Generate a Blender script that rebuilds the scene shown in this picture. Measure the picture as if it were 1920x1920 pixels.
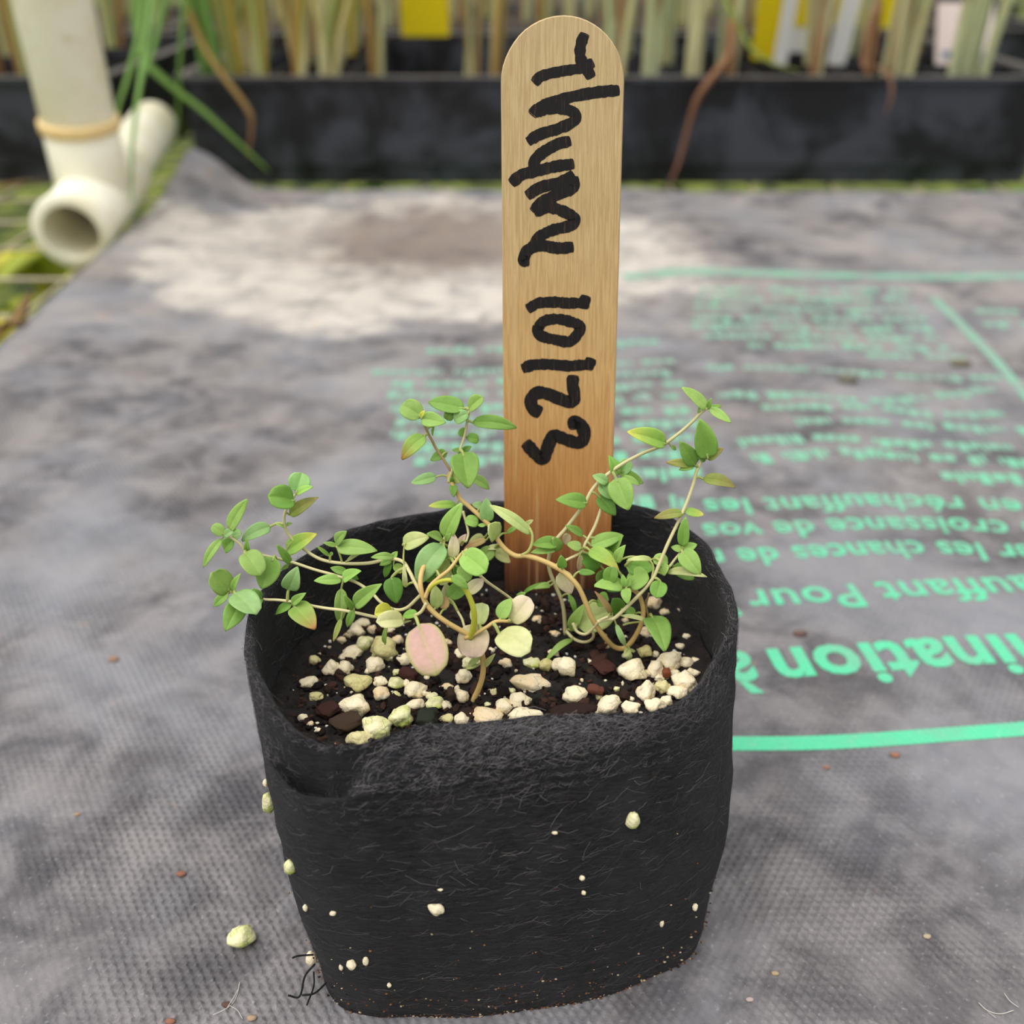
import bpy, bmesh, math, random
import numpy as np
from mathutils import Vector, Matrix, noise as mnoise

# ------------------------------------------------------------------ scene
for o in list(bpy.data.objects):
    bpy.data.objects.remove(o, do_unlink=True)
scene = bpy.context.scene
COL = scene.collection
S = 0.001                       # every measure below is in millimetres
F, H, PITCH = 1920.0, 135.0, math.radians(30.0)
CP, SP = math.cos(PITCH), math.sin(PITCH)

cam_d = bpy.data.cameras.new('camera')
cam = bpy.data.objects.new('camera', cam_d); COL.objects.link(cam)
cam.location = (0, 0, H * S)
cam.rotation_euler = (math.pi / 2 - PITCH, 0, 0)
cam_d.sensor_width = 36.0; cam_d.lens = 36.0 * F / 1920.0
cam_d.clip_start = 0.005; cam_d.clip_end = 50
cam_d.dof.use_dof = True
cam_d.dof.focus_distance = 0.142
cam_d.dof.aperture_fstop = 17.0
scene.camera = cam

world = bpy.data.worlds.new('world'); scene.world = world
world.use_nodes = True
bg = world.node_tree.nodes['Background']
# overcast greenhouse light: brighter overhead than at the horizon, dim ground half
wt = world.node_tree; wtc = wt.nodes.new('ShaderNodeTexCoord'); wsx = wt.nodes.new('ShaderNodeSeparateXYZ'); wcr = wt.nodes.new('ShaderNodeValToRGB')
wt.links.new(wtc.outputs['Generated'], wsx.inputs[0]); wmr = wt.nodes.new('ShaderNodeMapRange'); wmr.inputs[1].default_value = -1; wmr.inputs[2].default_value = 1
wt.links.new(wsx.outputs['Z'], wmr.inputs[0]); wt.links.new(wmr.outputs[0], wcr.inputs[0]); wt.links.new(wcr.outputs[0], bg.inputs['Color'])
we = wcr.color_ramp.elements
we[0].position = 0.46; we[0].color = (0.10, 0.11, 0.09, 1); we[1].position = 1.0; we[1].color = (0.97, 0.99, 1.0, 1)
e_ = we.new(0.51); e_.color = (0.42, 0.44, 0.44, 1); e_ = we.new(0.75); e_.color = (0.68, 0.70, 0.71, 1)
bg.inputs['Strength'].default_value = 1.05

sun_d = bpy.data.lights.new('sun', 'SUN'); sun = bpy.data.objects.new('sun', sun_d); COL.objects.link(sun)
sun_d.energy = 2.3; sun_d.angle = math.radians(70); sun_d.color = (1.0, 0.97, 0.92)
sun.rotation_euler = Vector((0.42, 0.24, -1)).to_track_quat('-Z', 'Y').to_euler()

vs = scene.view_settings
vs.view_transform = 'Standard'; vs.look = 'None'; vs.gamma = 1.0; vs.exposure = 0.27
vs.use_curve_mapping = False

# ------------------------------------------------------------------ helpers
def lin(c):
    out = []
    for v in c[:3]:
        v = v / 255.0
        out.append(v / 12.92 if v <= 0.04045 else ((v + 0.055) / 1.055) ** 2.4)
    return tuple(out)

def ray(px, py):
    u = (px - 960.0) / F; v = (py - 960.0) / F
    return Vector((u, CP - v * SP, -SP - v * CP))

def PY(px, py, Y):
    d = ray(px, py); a = Y / d.y
    return Vector((d.x * a, Y, H + d.z * a))

def PZ(px, py, Z):
    d = ray(px, py); a = (Z - H) / d.z
    return Vector((d.x * a, d.y * a, Z))

def axial(p):
    return p.y * CP + (H - p.z) * SP

def mesh_obj(name, verts, faces, mat, parent=None, smooth=True, origin=None, cols=None):
    """verts in world mm; linked as ONE mesh object. origin (mm) is the object's location."""
    if parent is not None:
        po = Vector(parent['_o']) if '_o' in parent else Vector((0, 0, 0))
        org = Vector(origin) if origin is not None else po
        loc = org - po
    else:
        org = Vector(origin) if origin is not None else Vector((0, 0, 0)); loc = org
    me = bpy.data.meshes.new(name)
    me.from_pydata([((v[0] - org.x) * S, (v[1] - org.y) * S, (v[2] - org.z) * S) for v in verts], [], faces)
    if cols is not None:
        at = me.color_attributes.new('col', 'FLOAT_COLOR', 'POINT')
        flat = np.ones((len(verts), 4), dtype=np.float32); flat[:, :3] = np.array(cols, dtype=np.float32)
        at.data.foreach_set('color', flat.ravel())
    if smooth:
        me.polygons.foreach_set('use_smooth', [True] * len(me.polygons))
    me.materials.append(mat)
    me.update()
    o = bpy.data.objects.new(name, me); COL.objects.link(o)
    o.location = loc * S
    o['_o'] = tuple(org)
    if parent is not None: o.parent = parent
    return o

def empty(name, org):
    o = bpy.data.objects.new(name, None); COL.objects.link(o)
    o.location = Vector(org) * S; o['_o'] = tuple(org); o.empty_display_size = 0.005
    return o

def tag(o, label=None, cat=None, group=None, kind=None):
    if label: o['label'] = label
    if cat: o['category'] = cat
    if group: o['group'] = group
    if kind: o['kind'] = kind
    return o

def crom(pts, n):
    """Catmull-Rom through the points (any dimension), n samples per span."""
    P = [np.array(p, dtype=float) for p in pts]
    P = [2 * P[0] - P[1]] + P + [2 * P[-1] - P[-2]]
    out = []
    for i in range(1, len(P) - 2):
        for k in range(n):
            t = k / n
            a, b, c, d = P[i - 1], P[i], P[i + 1], P[i + 2]
            out.append(0.5 * ((2 * b) + (-a + c) * t + (2 * a - 5 * b + 4 * c - d) * t * t + (-a + 3 * b - 3 * c + d) * t ** 3))
    out.append(P[-2])
    return out

def tube(path, radii, seg=8, cap=True):
    pts = [Vector(p) for p in path]; n = len(pts)
    verts, faces = [], []
    up = Vector((0, 0, 1)); prev = None
    for i, p in enumerate(pts):
        t = (pts[min(i + 1, n - 1)] - pts[max(i - 1, 0)])
        t = t.normalized() if t.length > 1e-9 else Vector((0, 0, 1))
        if prev is None:
            a = t.cross(up)
            if a.length < 1e-3: a = t.cross(Vector((1, 0, 0)))
            a.normalize()
        else:
            a = prev - t * prev.dot(t)
            if a.length < 1e-6: a = t.cross(up)
            a.normalize()
        prev = a; b = t.cross(a)
        r = radii[i] if hasattr(radii, '__len__') else radii
        for k in range(seg):
            an = 2 * math.pi * k / seg
            verts.append(p + a * (r * math.cos(an)) + b * (r * math.sin(an)))
    for i in range(n - 1):
        for k in range(seg):
            k2 = (k + 1) % seg
            faces.append((i * seg + k, i * seg + k2, (i + 1) * seg + k2, (i + 1) * seg + k))
    if cap:
        faces.append(tuple(range(seg - 1, -1, -1)))
        faces.append(tuple((n - 1) * seg + k for k in range(seg)))
    return verts, faces

def box(cx, cy, cz, sx, sy, sz, M=None):
    v = [Vector((sx * a / 2, sy * b / 2, sz * c / 2)) for a in (-1, 1) for b in (-1, 1) for c in (-1, 1)]
    if M is not None: v = [M @ q for q in v]
    v = [q + Vector((cx, cy, cz)) for q in v]
    f = [(0, 1, 3, 2), (4, 6, 7, 5), (0, 4, 5, 1), (2, 3, 7, 6), (0, 2, 6, 4), (1, 5, 7, 3)]
    return v, f

class MB:
    def __init__(self): self.v, self.f, self.c = [], [], []
    def add(self, v, f, col=None):
        o = len(self.v); self.v += list(v); self.f += [tuple(i + o for i in q) for q in f]
        if col is not None: self.c += [col] * len(v)
    def build(self, name, mat, parent=None, **k):
        if self.c: k['cols'] = self.c
        return mesh_obj(name, self.v, self.f, mat, parent, **k)

# ------------------------------------------------------------------ materials
class NT:
    def __init__(self, name):
        self.m = bpy.data.materials.new(name); self.m.use_nodes = True
        self.t = self.m.node_tree; self.b = self.t.nodes['Principled BSDF']; self.out = self.t.nodes['Material Output']
    def n(self, typ, **k):
        nd = self.t.nodes.new(typ)
        for a, b in k.items():
            if a.startswith('i_'):
                key = a[2:]; key = int(key) if key.isdigit() else key.replace('_', ' ')
                nd.inputs[key].default_value = b
            else: setattr(nd, a, b)
        return nd
    def l(self, a, b): self.t.links.new(a, b)
    def val(self, x, sock):
        if isinstance(x, (int, float)): sock.default_value = x
        elif isinstance(x, tuple): sock.default_value = x if len(x) == 4 else (*x, 1)
        else: self.l(x, sock)
    def math(self, op, a, b=None, c=None, clamp=False):
        nd = self.t.nodes.new('ShaderNodeMath'); nd.operation = op; nd.use_clamp = clamp
        self.val(a, nd.inputs[0])
        if b is not None: self.val(b, nd.inputs[1])
        if c is not None: self.val(c, nd.inputs[2])
        return nd.outputs[0]
    def mix(self, f, a, b, mode='MIX'):
        nd = self.t.nodes.new('ShaderNodeMix'); nd.data_type = 'RGBA'; nd.blend_type = mode
        self.val(f, nd.inputs[0]); self.val(a, nd.inputs[6]); self.val(b, nd.inputs[7])
        return nd.outputs[2]
    def smooth(self, x, lo, hi, a=0.0, b=1.0):
        nd = self.t.nodes.new('ShaderNodeMapRange'); nd.interpolation_type = 'SMOOTHSTEP'
        self.val(x, nd.inputs[0]); nd.inputs[1].default_value = lo; nd.inputs[2].default_value = hi
        nd.inputs[3].default_value = a; nd.inputs[4].default_value = b
        return nd.outputs[0]
    def coord(self, scale=(1000, 1000, 1000), loc=(0, 0, 0), rot=(0, 0, 0)):
        tc = self.t.nodes.new('ShaderNodeTexCoord'); mp = self.t.nodes.new('ShaderNodeMapping')
        mp.inputs['Scale'].default_value = scale; mp.inputs['Location'].default_value = loc; mp.inputs['Rotation'].default_value = rot
        self.l(tc.outputs['Object'], mp.inputs['Vector']); return mp.outputs[0]
    def noise(self, vec, scale, detail=4, rough=0.55, dist=0.0):
        nd = self.t.nodes.new('ShaderNodeTexNoise'); nd.inputs['Scale'].default_value = scale
        nd.inputs['Detail'].default_value = detail; nd.inputs['Roughness'].default_value = rough; nd.inputs['Distortion'].default_value = dist
        self.l(vec, nd.inputs['Vector']); return nd.outputs['Fac']
    def voro(self, vec, scale, feature='F1'):
        nd = self.t.nodes.new('ShaderNodeTexVoronoi'); nd.feature = feature; nd.inputs['Scale'].default_value = scale
        self.l(vec, nd.inputs['Vector']); return nd.outputs['Distance']
    def bump(self, h, dist, strength=1.0, prev=None):
        nd = self.t.nodes.new('ShaderNodeBump'); nd.inputs['Strength'].default_value = strength
        nd.inputs['Distance'].default_value = dist * S
        self.l(h, nd.inputs['Height'])
        if prev is not None: self.l(prev, nd.inputs['Normal'])
        return nd.outputs[0]
    def sep(self, vec):
        nd = self.t.nodes.new('ShaderNodeSeparateXYZ'); self.l(vec, nd.inputs[0]); return nd.outputs
    def done(self, color=None, rough=None, spec=None, normal=None):
        if color is not None: self.val(color, self.b.inputs['Base Color'])
        if rough is not None: self.val(rough, self.b.inputs['Roughness'])
        if spec is not None: self.b.inputs['Specular IOR Level'].default_value = spec
        if normal is not None: self.l(normal, self.b.inputs['Normal'])
        return self.m

def simple_mat(name, rgb, rough=0.6, spec=0.4, var=0.15, scale=0.2, bumpd=0.0):
    t = NT(name); v = t.coord(); n = t.noise(v, scale, 4)
    c = lin(rgb)
    col = t.mix(n, tuple(x * (1 - var) for x in c), tuple(min(1, x * (1 + var)) for x in c))
    nm = t.bump(n, bumpd) if bumpd else None
    return t.done(col, rough, spec, nm)

def mat_weed_fabric():
    t = NT('woven_weed_fabric'); v = t.coord(); x, y, z = t.sep(v)
    big = t.noise(v, 0.016, 5, 0.6, 0.6); mid = t.noise(v, 0.07, 5, 0.62, 0.4); fine = t.noise(v, 0.9, 3, 0.6)
    col = t.mix(t.smooth(mid, 0.34, 0.68), lin((74, 71, 75)), lin((126, 121, 122)))
    col = t.mix(t.smooth(big, 0.42, 0.66, 0, 0.7), col, lin((136, 136, 142)))
    # warm dust towards the far half
    dust = t.noise(v, 0.03, 5, 0.6, 0.5)
    far = t.smooth(y, 150, 420)
    col = t.mix(t.math('MULTIPLY', t.smooth(dust, 0.38, 0.66), t.math('MULTIPLY_ADD', far, 0.5, 0.1)), col, lin((158, 148, 141)))
    # old puddle: pale dried rim around a brownish middle
    w = t.noise(v, 0.018, 4, 0.6); w2 = t.noise(v, 0.05, 4, 0.6)
    dx = t.math('DIVIDE', t.math('ADD', x, 45), 140.0); dy = t.math('DIVIDE', t.math('ADD', y, -478), 112.0)
    r = t.math('SQRT', t.math('ADD', t.math('MULTIPLY', dx, dx), t.math('MULTIPLY', dy, dy)))
    r = t.math('ADD', r, t.math('MULTIPLY', t.math('ADD', w, -0.5), 0.8))
    r = t.math('ADD', r, t.math('MULTIPLY', t.math('ADD', w2, -0.5), 0.35))
    inside = t.smooth(r, 1.04, 0.84)
    dx2 = t.math('DIVIDE', t.math('ADD', x, 38), 75.0); dy2 = t.math('DIVIDE', t.math('ADD', y, -505), 70.0)
    r2 = t.math('SQRT', t.math('ADD', t.math('MULTIPLY', dx2, dx2), t.math('MULTIPLY', dy2, dy2)))
    r2 = t.math('ADD', r2, t.math('MULTIPLY', t.math('ADD', w2, -0.5), 1.3))
    core = t.smooth(r2, 1.25, 0.45)
    pud = t.mix(core, lin((196, 187, 177)), lin((132, 117, 107)))
    col = t.mix(t.math('MULTIPLY', inside, t.smooth(mid, 0.28, 0.60, 0.30, 0.95)), col, pud)
    # rusty crumbs of colour
    sp = t.noise(v, 0.11, 2, 0.5)
    col = t.mix(t.smooth(sp, 0.72, 0.78, 0, 0.5), col, lin((170, 125, 90)))
    # woven relief, 1.5 mm cells set like bricks
    k = 2 * math.pi / 1.55
    wob = t.math('MULTIPLY', t.noise(v, 0.5, 3, 0.6), 3.2)
    sx = t.math('SINE', t.math('ADD', t.math('MULTIPLY', x, k), wob)); sy = t.math('SINE', t.math('ADD', t.math('MULTIPLY', y, k * 0.62), wob))
    h = t.math('MULTIPLY', sx, sy)
    patch = t.smooth(t.noise(v, 0.028, 3), 0.38, 0.62, 0.10, 0.95)
    h = t.math('MULTIPLY', h, patch)
    col = t.mix(t.smooth(h, -0.2, -0.9, 0, 0.26), col, lin((48, 47, 52)))
    col = t.mix(t.smooth(fine, 0.58, 0.78, 0, 0.35), col, lin((185, 182, 182)))
    nm = t.bump(h, 0.22); nm = t.bump(fine, 0.12, 1.0, nm)
    return t.done(col, 0.62, 0.35, nm)

def mat_print():
    t = NT('green_print'); v = t.coord(); x, y, z = t.sep(v)
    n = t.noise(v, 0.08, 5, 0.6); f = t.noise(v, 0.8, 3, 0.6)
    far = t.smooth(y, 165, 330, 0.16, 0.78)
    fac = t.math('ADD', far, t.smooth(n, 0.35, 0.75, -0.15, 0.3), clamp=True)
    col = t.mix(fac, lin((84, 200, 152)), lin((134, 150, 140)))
    col = t.mix(t.smooth(f, 0.55, 0.75, 0, 0.3), col, lin((175, 190, 175)))
    k = 2 * math.pi / 1.55
    h = t.math('MULTIPLY', t.math('SINE', t.math('MULTIPLY', x, k)), t.math('SINE', t.math('MULTIPLY', y, k * 0.62)))
    return t.done(col, 0.55, 0.35, t.bump(h, 0.1))

def mat_felt():
    t = NT('black_felt'); v = t.coord(); x, y, z = t.sep(v)
    st = t.noise(t.coord((260, 1000, 1500)), 1.6, 6, 0.7, 0.6); n2 = t.noise(v, 0.12, 4, 0.6); f = t.noise(v, 4.0, 4, 0.7)
    col = t.mix(t.smooth(st, 0.35, 0.75), lin((8, 8, 9)), lin((42, 40, 43)))
    col = t.mix(t.smooth(n2, 0.4, 0.7, 0, 0.35), col, lin((52, 50, 55)))
    low = t.smooth(z, 9, 1)
    d = t.smooth(t.noise(v, 0.9, 5, 0.7), 0.56, 0.68)
    col = t.mix(t.math('MULTIPLY', low, t.math('MULTIPLY', d, 0.7)), col, lin((96, 62, 42)))
    h = t.math('ADD', st, t.math('MULTIPLY', f, 0.5))
    m = t.done(col, 0.95, 0.15, t.bump(h, 0.35))
    t.b.inputs['Sheen Weight'].default_value = 0.08; t.b.inputs['Sheen Roughness'].default_value = 0.5
    return m

def mat_soil():
    t = NT('potting_mix'); v = t.coord()
    n = t.noise(v, 0.45, 6, 0.7); f = t.noise(v, 2.2, 5, 0.7)
    col = t.mix(t.smooth(n, 0.35, 0.7), lin((12, 9, 8)), lin((40, 29, 25)))
    col = t.mix(t.smooth(f, 0.6, 0.75, 0, 0.6), col, lin((64, 45, 38)))
    return t.done(col, t.smooth(n, 0.3, 0.7, 0.45, 0.9), 0.5, t.bump(t.math('ADD', n, f), 0.7))

def mat_perlite(name, a, b, spots):
    t = NT(name); v = t.coord()
    oi = t.n('ShaderNodeObjectInfo')
    n = t.noise(v, 0.35, 4, 0.6); p = t.voro(v, 1.7); f = t.noise(v, 1.5, 4, 0.65)
    col = t.mix(t.smooth(n, 0.38, 0.66), lin(a), lin(b))
    col = t.mix(t.math('MULTIPLY', oi.outputs['Random'], 0.35), col, lin((240, 224, 192)))
    cr_ = t.voro(v, 0.55, 'DISTANCE_TO_EDGE'); col = t.mix(t.math('MULTIPLY', t.smooth(cr_, 0.035, 0.0), t.smooth(n, 0.45, 0.6, 0, .75)), col, lin((84, 66, 44)))
    col = t.mix(t.smooth(f, 0.66, 0.74, 0, spots), col, lin((70, 58, 42)))
    nm = t.bump(f, 0.25); nm = t.bump(p, 0.12, 0.7, nm)
    return t.done(col, 0.85, 0.25, nm)

def mat_wood():
    t = NT('birch_stick'); v = t.coord((1000, 1000, 1000)); x, y, z = t.sep(v)
    g = t.noise(t.coord((1000, 1000, 45)), 3.2, 5, 0.65, 0.3); g2 = t.noise(t.coord((1000, 1000, 30)), 0.8, 4, 0.6)
    cr = t.n('ShaderNodeValToRGB'); e = cr.color_ramp.elements
    e[0].position = 0.0; e[0].color = (*lin((52, 32, 22)), 1); e[1].position = 1.0; e[1].color = (*lin((208, 184, 140)), 1)
    for pos, c in ((0.05, (66, 40, 26)), (0.09, (112, 66, 38)), (0.145, (172, 112, 60)), (0.23, (202, 144, 82)), (0.39, (209, 168, 110)), (0.63, (207, 178, 128))):
        q = e.new(pos); q.color = (*lin(c), 1)
    zz = t.math('ADD', t.math('DIVIDE', t.math('ADD', z, -14.0), 105.0), t.math('MULTIPLY', t.math('ADD', g2, -0.5), 0.10))
    t.l(zz, cr.inputs[0])
    col = t.mix(t.smooth(g, 0.35, 0.65, 0.45, 0), cr.outputs[0], t.mix(1.0, cr.outputs[0], (0.52, 0.40, 0.30), 'MULTIPLY'))
    col = t.mix(t.smooth(g2, 0.52, 0.72, 0, 0.22), col, lin((226, 196, 150)))
    sp = t.noise(t.coord((1000, 1000, 260)), 0.45, 3, 0.6)
    col = t.mix(t.smooth(sp, 0.72, 0.78, 0, 0.55), col, lin((110, 70, 36)))
    return t.done(col, 0.6, 0.35, t.bump(g, 0.12))

def mat_ink():
    t = NT('black_marker'); g = t.noise(t.coord((1000, 1000, 60)), 4.0, 5, 0.7)
    col = t.mix(t.smooth(g, 0.54, 0.74, 0, 0.65), lin((20, 14, 14)), lin((104, 76, 54)))
    return t.done(col, 0.55, 0.3)

def mat_leaf():
    t = NT('thyme_leaf'); v = t.coord()
    at = t.n('ShaderNodeAttribute', attribute_name='col'); n = t.noise(v, 0.9, 4, 0.6); f = t.noise(v, 5.0, 3, 0.6)
    c = t.mix(t.smooth(n, 0.3, 0.7, 0, 0.35), at.outputs['Color'], t.mix(1.0, at.outputs['Color'], (0.62, 0.74, 0.5), 'MULTIPLY'))
    t.done(c, 0.5, 0.35, t.bump(f, 0.05))
    tr = t.n('ShaderNodeBsdfTranslucent'); mx = t.n('ShaderNodeMixShader'); mx.inputs[0].default_value = 0.36
    t.l(t.mix(0.5, c, t.mix(1.0, c, (1.0, 1.0, 0.45), 'MULTIPLY')), tr.inputs['Color'])
    t.l(t.b.outputs[0], mx.inputs[1]); t.l(tr.outputs[0], mx.inputs[2]); t.l(mx.outputs[0], t.out.inputs['Surface'])
    return t.m

def mat_attr(name, rough=0.5, spec=0.35, sss=0.0, trans=0.0):
    t = NT(name); at = t.n('ShaderNodeAttribute', attribute_name='col'); n = t.noise(t.coord(), 0.3, 4, 0.6)
    c = t.mix(t.smooth(n, 0.3, 0.7, 0, 0.3), at.outputs['Color'], t.mix(1.0, at.outputs['Color'], (0.7, 0.68, 0.6), 'MULTIPLY'))
    t.done(c, rough, spec)
    if trans:
        tr = t.n('ShaderNodeBsdfTranslucent'); mx = t.n('ShaderNodeMixShader'); mx.inputs[0].default_value = trans
        t.l(c, tr.inputs['Color']); t.l(t.b.outputs[0], mx.inputs[1]); t.l(tr.outputs[0], mx.inputs[2]); t.l(mx.outputs[0], t.out.inputs['Surface'])
    return t.m

def mat_tray():
    t = NT('black_tray_plastic'); v = t.coord(); n = t.noise(v, 0.022, 4, 0.55, 0.8)
    f = t.noise(v, 0.09, 4, 0.6)
    s = t.smooth(t.math('ADD', n, t.math('MULTIPLY', f, 0.25)), 0.52, 0.78)
    col = t.mix(t.math('MULTIPLY', s, 0.85), lin((17, 18, 23)), lin((66, 68, 78)))
    return t.done(col, 0.5, 0.4)

def mat_pvc():
    t = NT('cream_pvc'); v = t.coord(); n = t.noise(v, 0.03, 4, 0.6); f = t.noise(v, 0.12, 4, 0.6)
    col = t.mix(t.smooth(n, 0.4, 0.7), lin((250, 245, 224)), lin((238, 228, 194)))
    col = t.mix(t.smooth(f, 0.6, 0.8, 0, 0.35), col, lin((190, 158, 108)))
    return t.done(col, 0.38, 0.45)

M = dict(
    weed=mat_weed_fabric(), prnt=mat_print(), felt=mat_felt(), soil=mat_soil(), wood=mat_wood(), ink=mat_ink(),
    leaf=mat_leaf(), stem=mat_attr('thyme_stem', 0.45, 0.35, trans=0.15), grass=mat_attr('grass_blade', 0.5, 0.3, trans=0.35),
    tray=mat_tray(), pvc=mat_pvc(), attr=mat_attr('debris', 0.9, 0.15),
    perl_w=mat_perlite('perlite_cream', (240, 226, 194), (226, 208, 166), 0.6),
    perl_g=mat_perlite('perlite_algae', (226, 220, 176), (182, 196, 92), 0.5),
    perl_t=mat_perlite('perlite_tan', (226, 196, 150), (214, 204, 176), 0.6),
    perl_y=mat_perlite('perlite_olive', (206, 198, 134), (192, 182, 112), 0.7),
    wire=simple_mat('galvanised_wire', (168, 156, 132), 0.6, 0.4, 0.3, 0.05),
    ring=simple_mat('aged_glue_ring', (226, 196, 136), 0.5, 0.4, 0.15, 0.08),
    rim=simple_mat('pale_tray_rim', (96, 90, 84), 0.8, 0.3, 0.4, 0.03),  # top flange in a paler grey-brown than the tray shell
    yellow=simple_mat('yellow_card', (226, 202, 6), 0.6, 0.3, 0.08, 0.05),
    white=simple_mat('white_plastic', (226, 226, 224), 0.5, 0.4, 0.05, 0.05),
    pinkw=simple_mat('pinkish_white_card', (226, 208, 202), 0.6, 0.3, 0.08, 0.05),
    blue=simple_mat('slate_blue_ink', (92, 112, 140), 0.6, 0.3, 0.08, 0.05),
    traysoil=simple_mat('tray_potting_mix', (66, 56, 50), 0.95, 0.2, 0.6, 0.15, 2.0),
)
# ------------------------------------------------------------------ setting: floor, bench mesh, fabric, trays
def mat_floor():
    t = NT('weedy_floor'); v = t.coord(); n = t.noise(v, 0.012, 5, 0.6); f = t.noise(v, 0.06, 4, 0.6)
    col = t.mix(t.smooth(n, 0.42, 0.58), lin((26, 30, 16)), lin((112, 118, 46)))
    col = t.mix(t.smooth(f, 0.5, 0.7), col, lin((66, 104, 38)))
    return t.done(col, 0.9, 0.2)
ZB = -4.0                                   # top of the bench mesh
fl = mesh_obj('floor', [(-15000, -9000, -650), (15000, -9000, -650), (15000, 24000, -650), (-15000, 24000, -650)], [(0, 1, 2, 3)], mat_floor(), smooth=False)
tag(fl, 'weedy green greenhouse floor far below the bench mesh', 'floor', kind='structure')

bench = empty('wire_bench', (0, 500, ZB))
tag(bench, 'welded wire mesh bench top under the fabric and trays', 'bench')
x0, x1, y0, y1 = -760, 720, 40, 1640
k = 0
for yy in np.arange(y0 + 12, y1, 50.0):
    v, f = tube([(x0, yy, ZB - 1.0), (x1, yy, ZB - 1.0)], 1.0, 6); mesh_obj('wire', v, f, M['wire'], bench)
for xx in np.arange(x0 + 7, x1, 50.0):
    v, f = tube([(xx, y0, ZB - 2.9), (xx, y1, ZB - 2.9)], 1.0, 6); mesh_obj('wire', v, f, M['wire'], bench)

# landscape fabric sheet -------------------------------------------------
def sstep(a, b, x):
    t = max(0.0, min(1.0, (x - a) / (b - a))); return t * t * (3 - 2 * t)
FX0, FX1, FY0, FY1 = -183.0, 420.0, -60.0, 600.0
def fab_h(x, y):
    far = sstep(170, 260, math.hypot(x * 0.9, y - 20))
    h = far * (1.6 * math.sin(x / 46.0 + y / 90.0) * math.sin(y / 58.0 - 0.6) + 1.2 * mnoise.noise(Vector((x / 60.0, y / 60.0, 3.1))))
    e = sstep(FX0 + 40, FX0, x)
    h += e * (1.5 + 5.0 * sstep(300, 480, y) + 15.0 * sstep(505, 600, y))
    h += 2.5 * sstep(560, 600, y) * (0.4 + 0.6 * math.sin(x / 37.0) ** 2)
    return h
def fab_edge(x, y):
    # wavy rear and left edges
    yy = y + (sstep(480, 600, y) * (3.0 * math.sin(x / 33.0) - 7.0 * sstep(60, 250, x)))
    xx = x + sstep(FX0 + 60, FX0, x) * 2.0 * math.sin(y / 70.0)
    return xx, yy
NX, NY = 190, 200
verts, faces = [], []
for j in range(NY + 1):
    for i in range(NX + 1):
        x = FX0 + (FX1 - FX0) * i / NX; y = FY0 + (FY1 - FY0) * j / NY
        xx, yy = fab_edge(x, y); verts.append((xx, yy, fab_h(x, y)))
nb = len(verts)
verts += [(a, b, c - 0.7) for a, b, c in verts]
for j in range(NY):
    for i in range(NX):
        a = j * (NX + 1) + i; q = (a, a + 1, a + NX + 2, a + NX + 1)
        faces.append(q); faces.append(tuple(nb + w for w in reversed(q)))
def rimstrip(idx):
    for a, b in zip(idx[:-1], idx[1:]): faces.append((b, a, nb + a, nb + b))
rimstrip([i for i in range(NX + 1)][::-1]); rimstrip([NY * (NX + 1) + i for i in range(NX + 1)])
rimstrip([j * (NX + 1) for j in range(NY + 1)]); rimstrip([j * (NX + 1) + NX for j in range(NY + 1)][::-1])
fabric = mesh_obj('landscape_fabric', verts, faces, M['weed'])
tag(fabric, 'dusty black woven landscape fabric with green French printing spread on the bench', 'fabric')

# printed lines and lettering ---------------------------------------------
LIFT = 0.12
def on_fab(px, py):
    p = PZ(px, py, 0.0)
    for _ in range(4): p = PZ(px, py, fab_h(p.x, p.y))
    return p
def strip(name, pts_px, half_mm):
    P = [on_fab(*q) for q in pts_px]
    P = [Vector(q) for q in crom(P, 14)]
    v, f = [], []
    for i, p in enumerate(P):
        t = (P[min(i + 1, len(P) - 1)] - P[max(i - 1, 0)]); t.z = 0; t.normalize(); s = Vector((-t.y, t.x, 0))
        for w in (-1, 0, 1):
            q = p + s * half_mm * w; v.append((q.x, q.y, fab_h(q.x, q.y) + LIFT))
    for i in range(len(P) - 1):
        for w in (0, 1): a = i * 3 + w; f.append((a, a + 1, a + 4, a + 3))
    return mesh_obj(name, v, f, M['prnt'], fabric)
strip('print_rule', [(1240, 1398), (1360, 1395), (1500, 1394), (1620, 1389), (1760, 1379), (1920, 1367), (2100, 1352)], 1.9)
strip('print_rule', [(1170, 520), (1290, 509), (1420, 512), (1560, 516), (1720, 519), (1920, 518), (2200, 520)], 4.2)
strip('print_rule', [(1748, 557), (1800, 607), (1860, 668), (1920, 738), (2020, 850), (2160, 1010)], 1.9)

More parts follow.
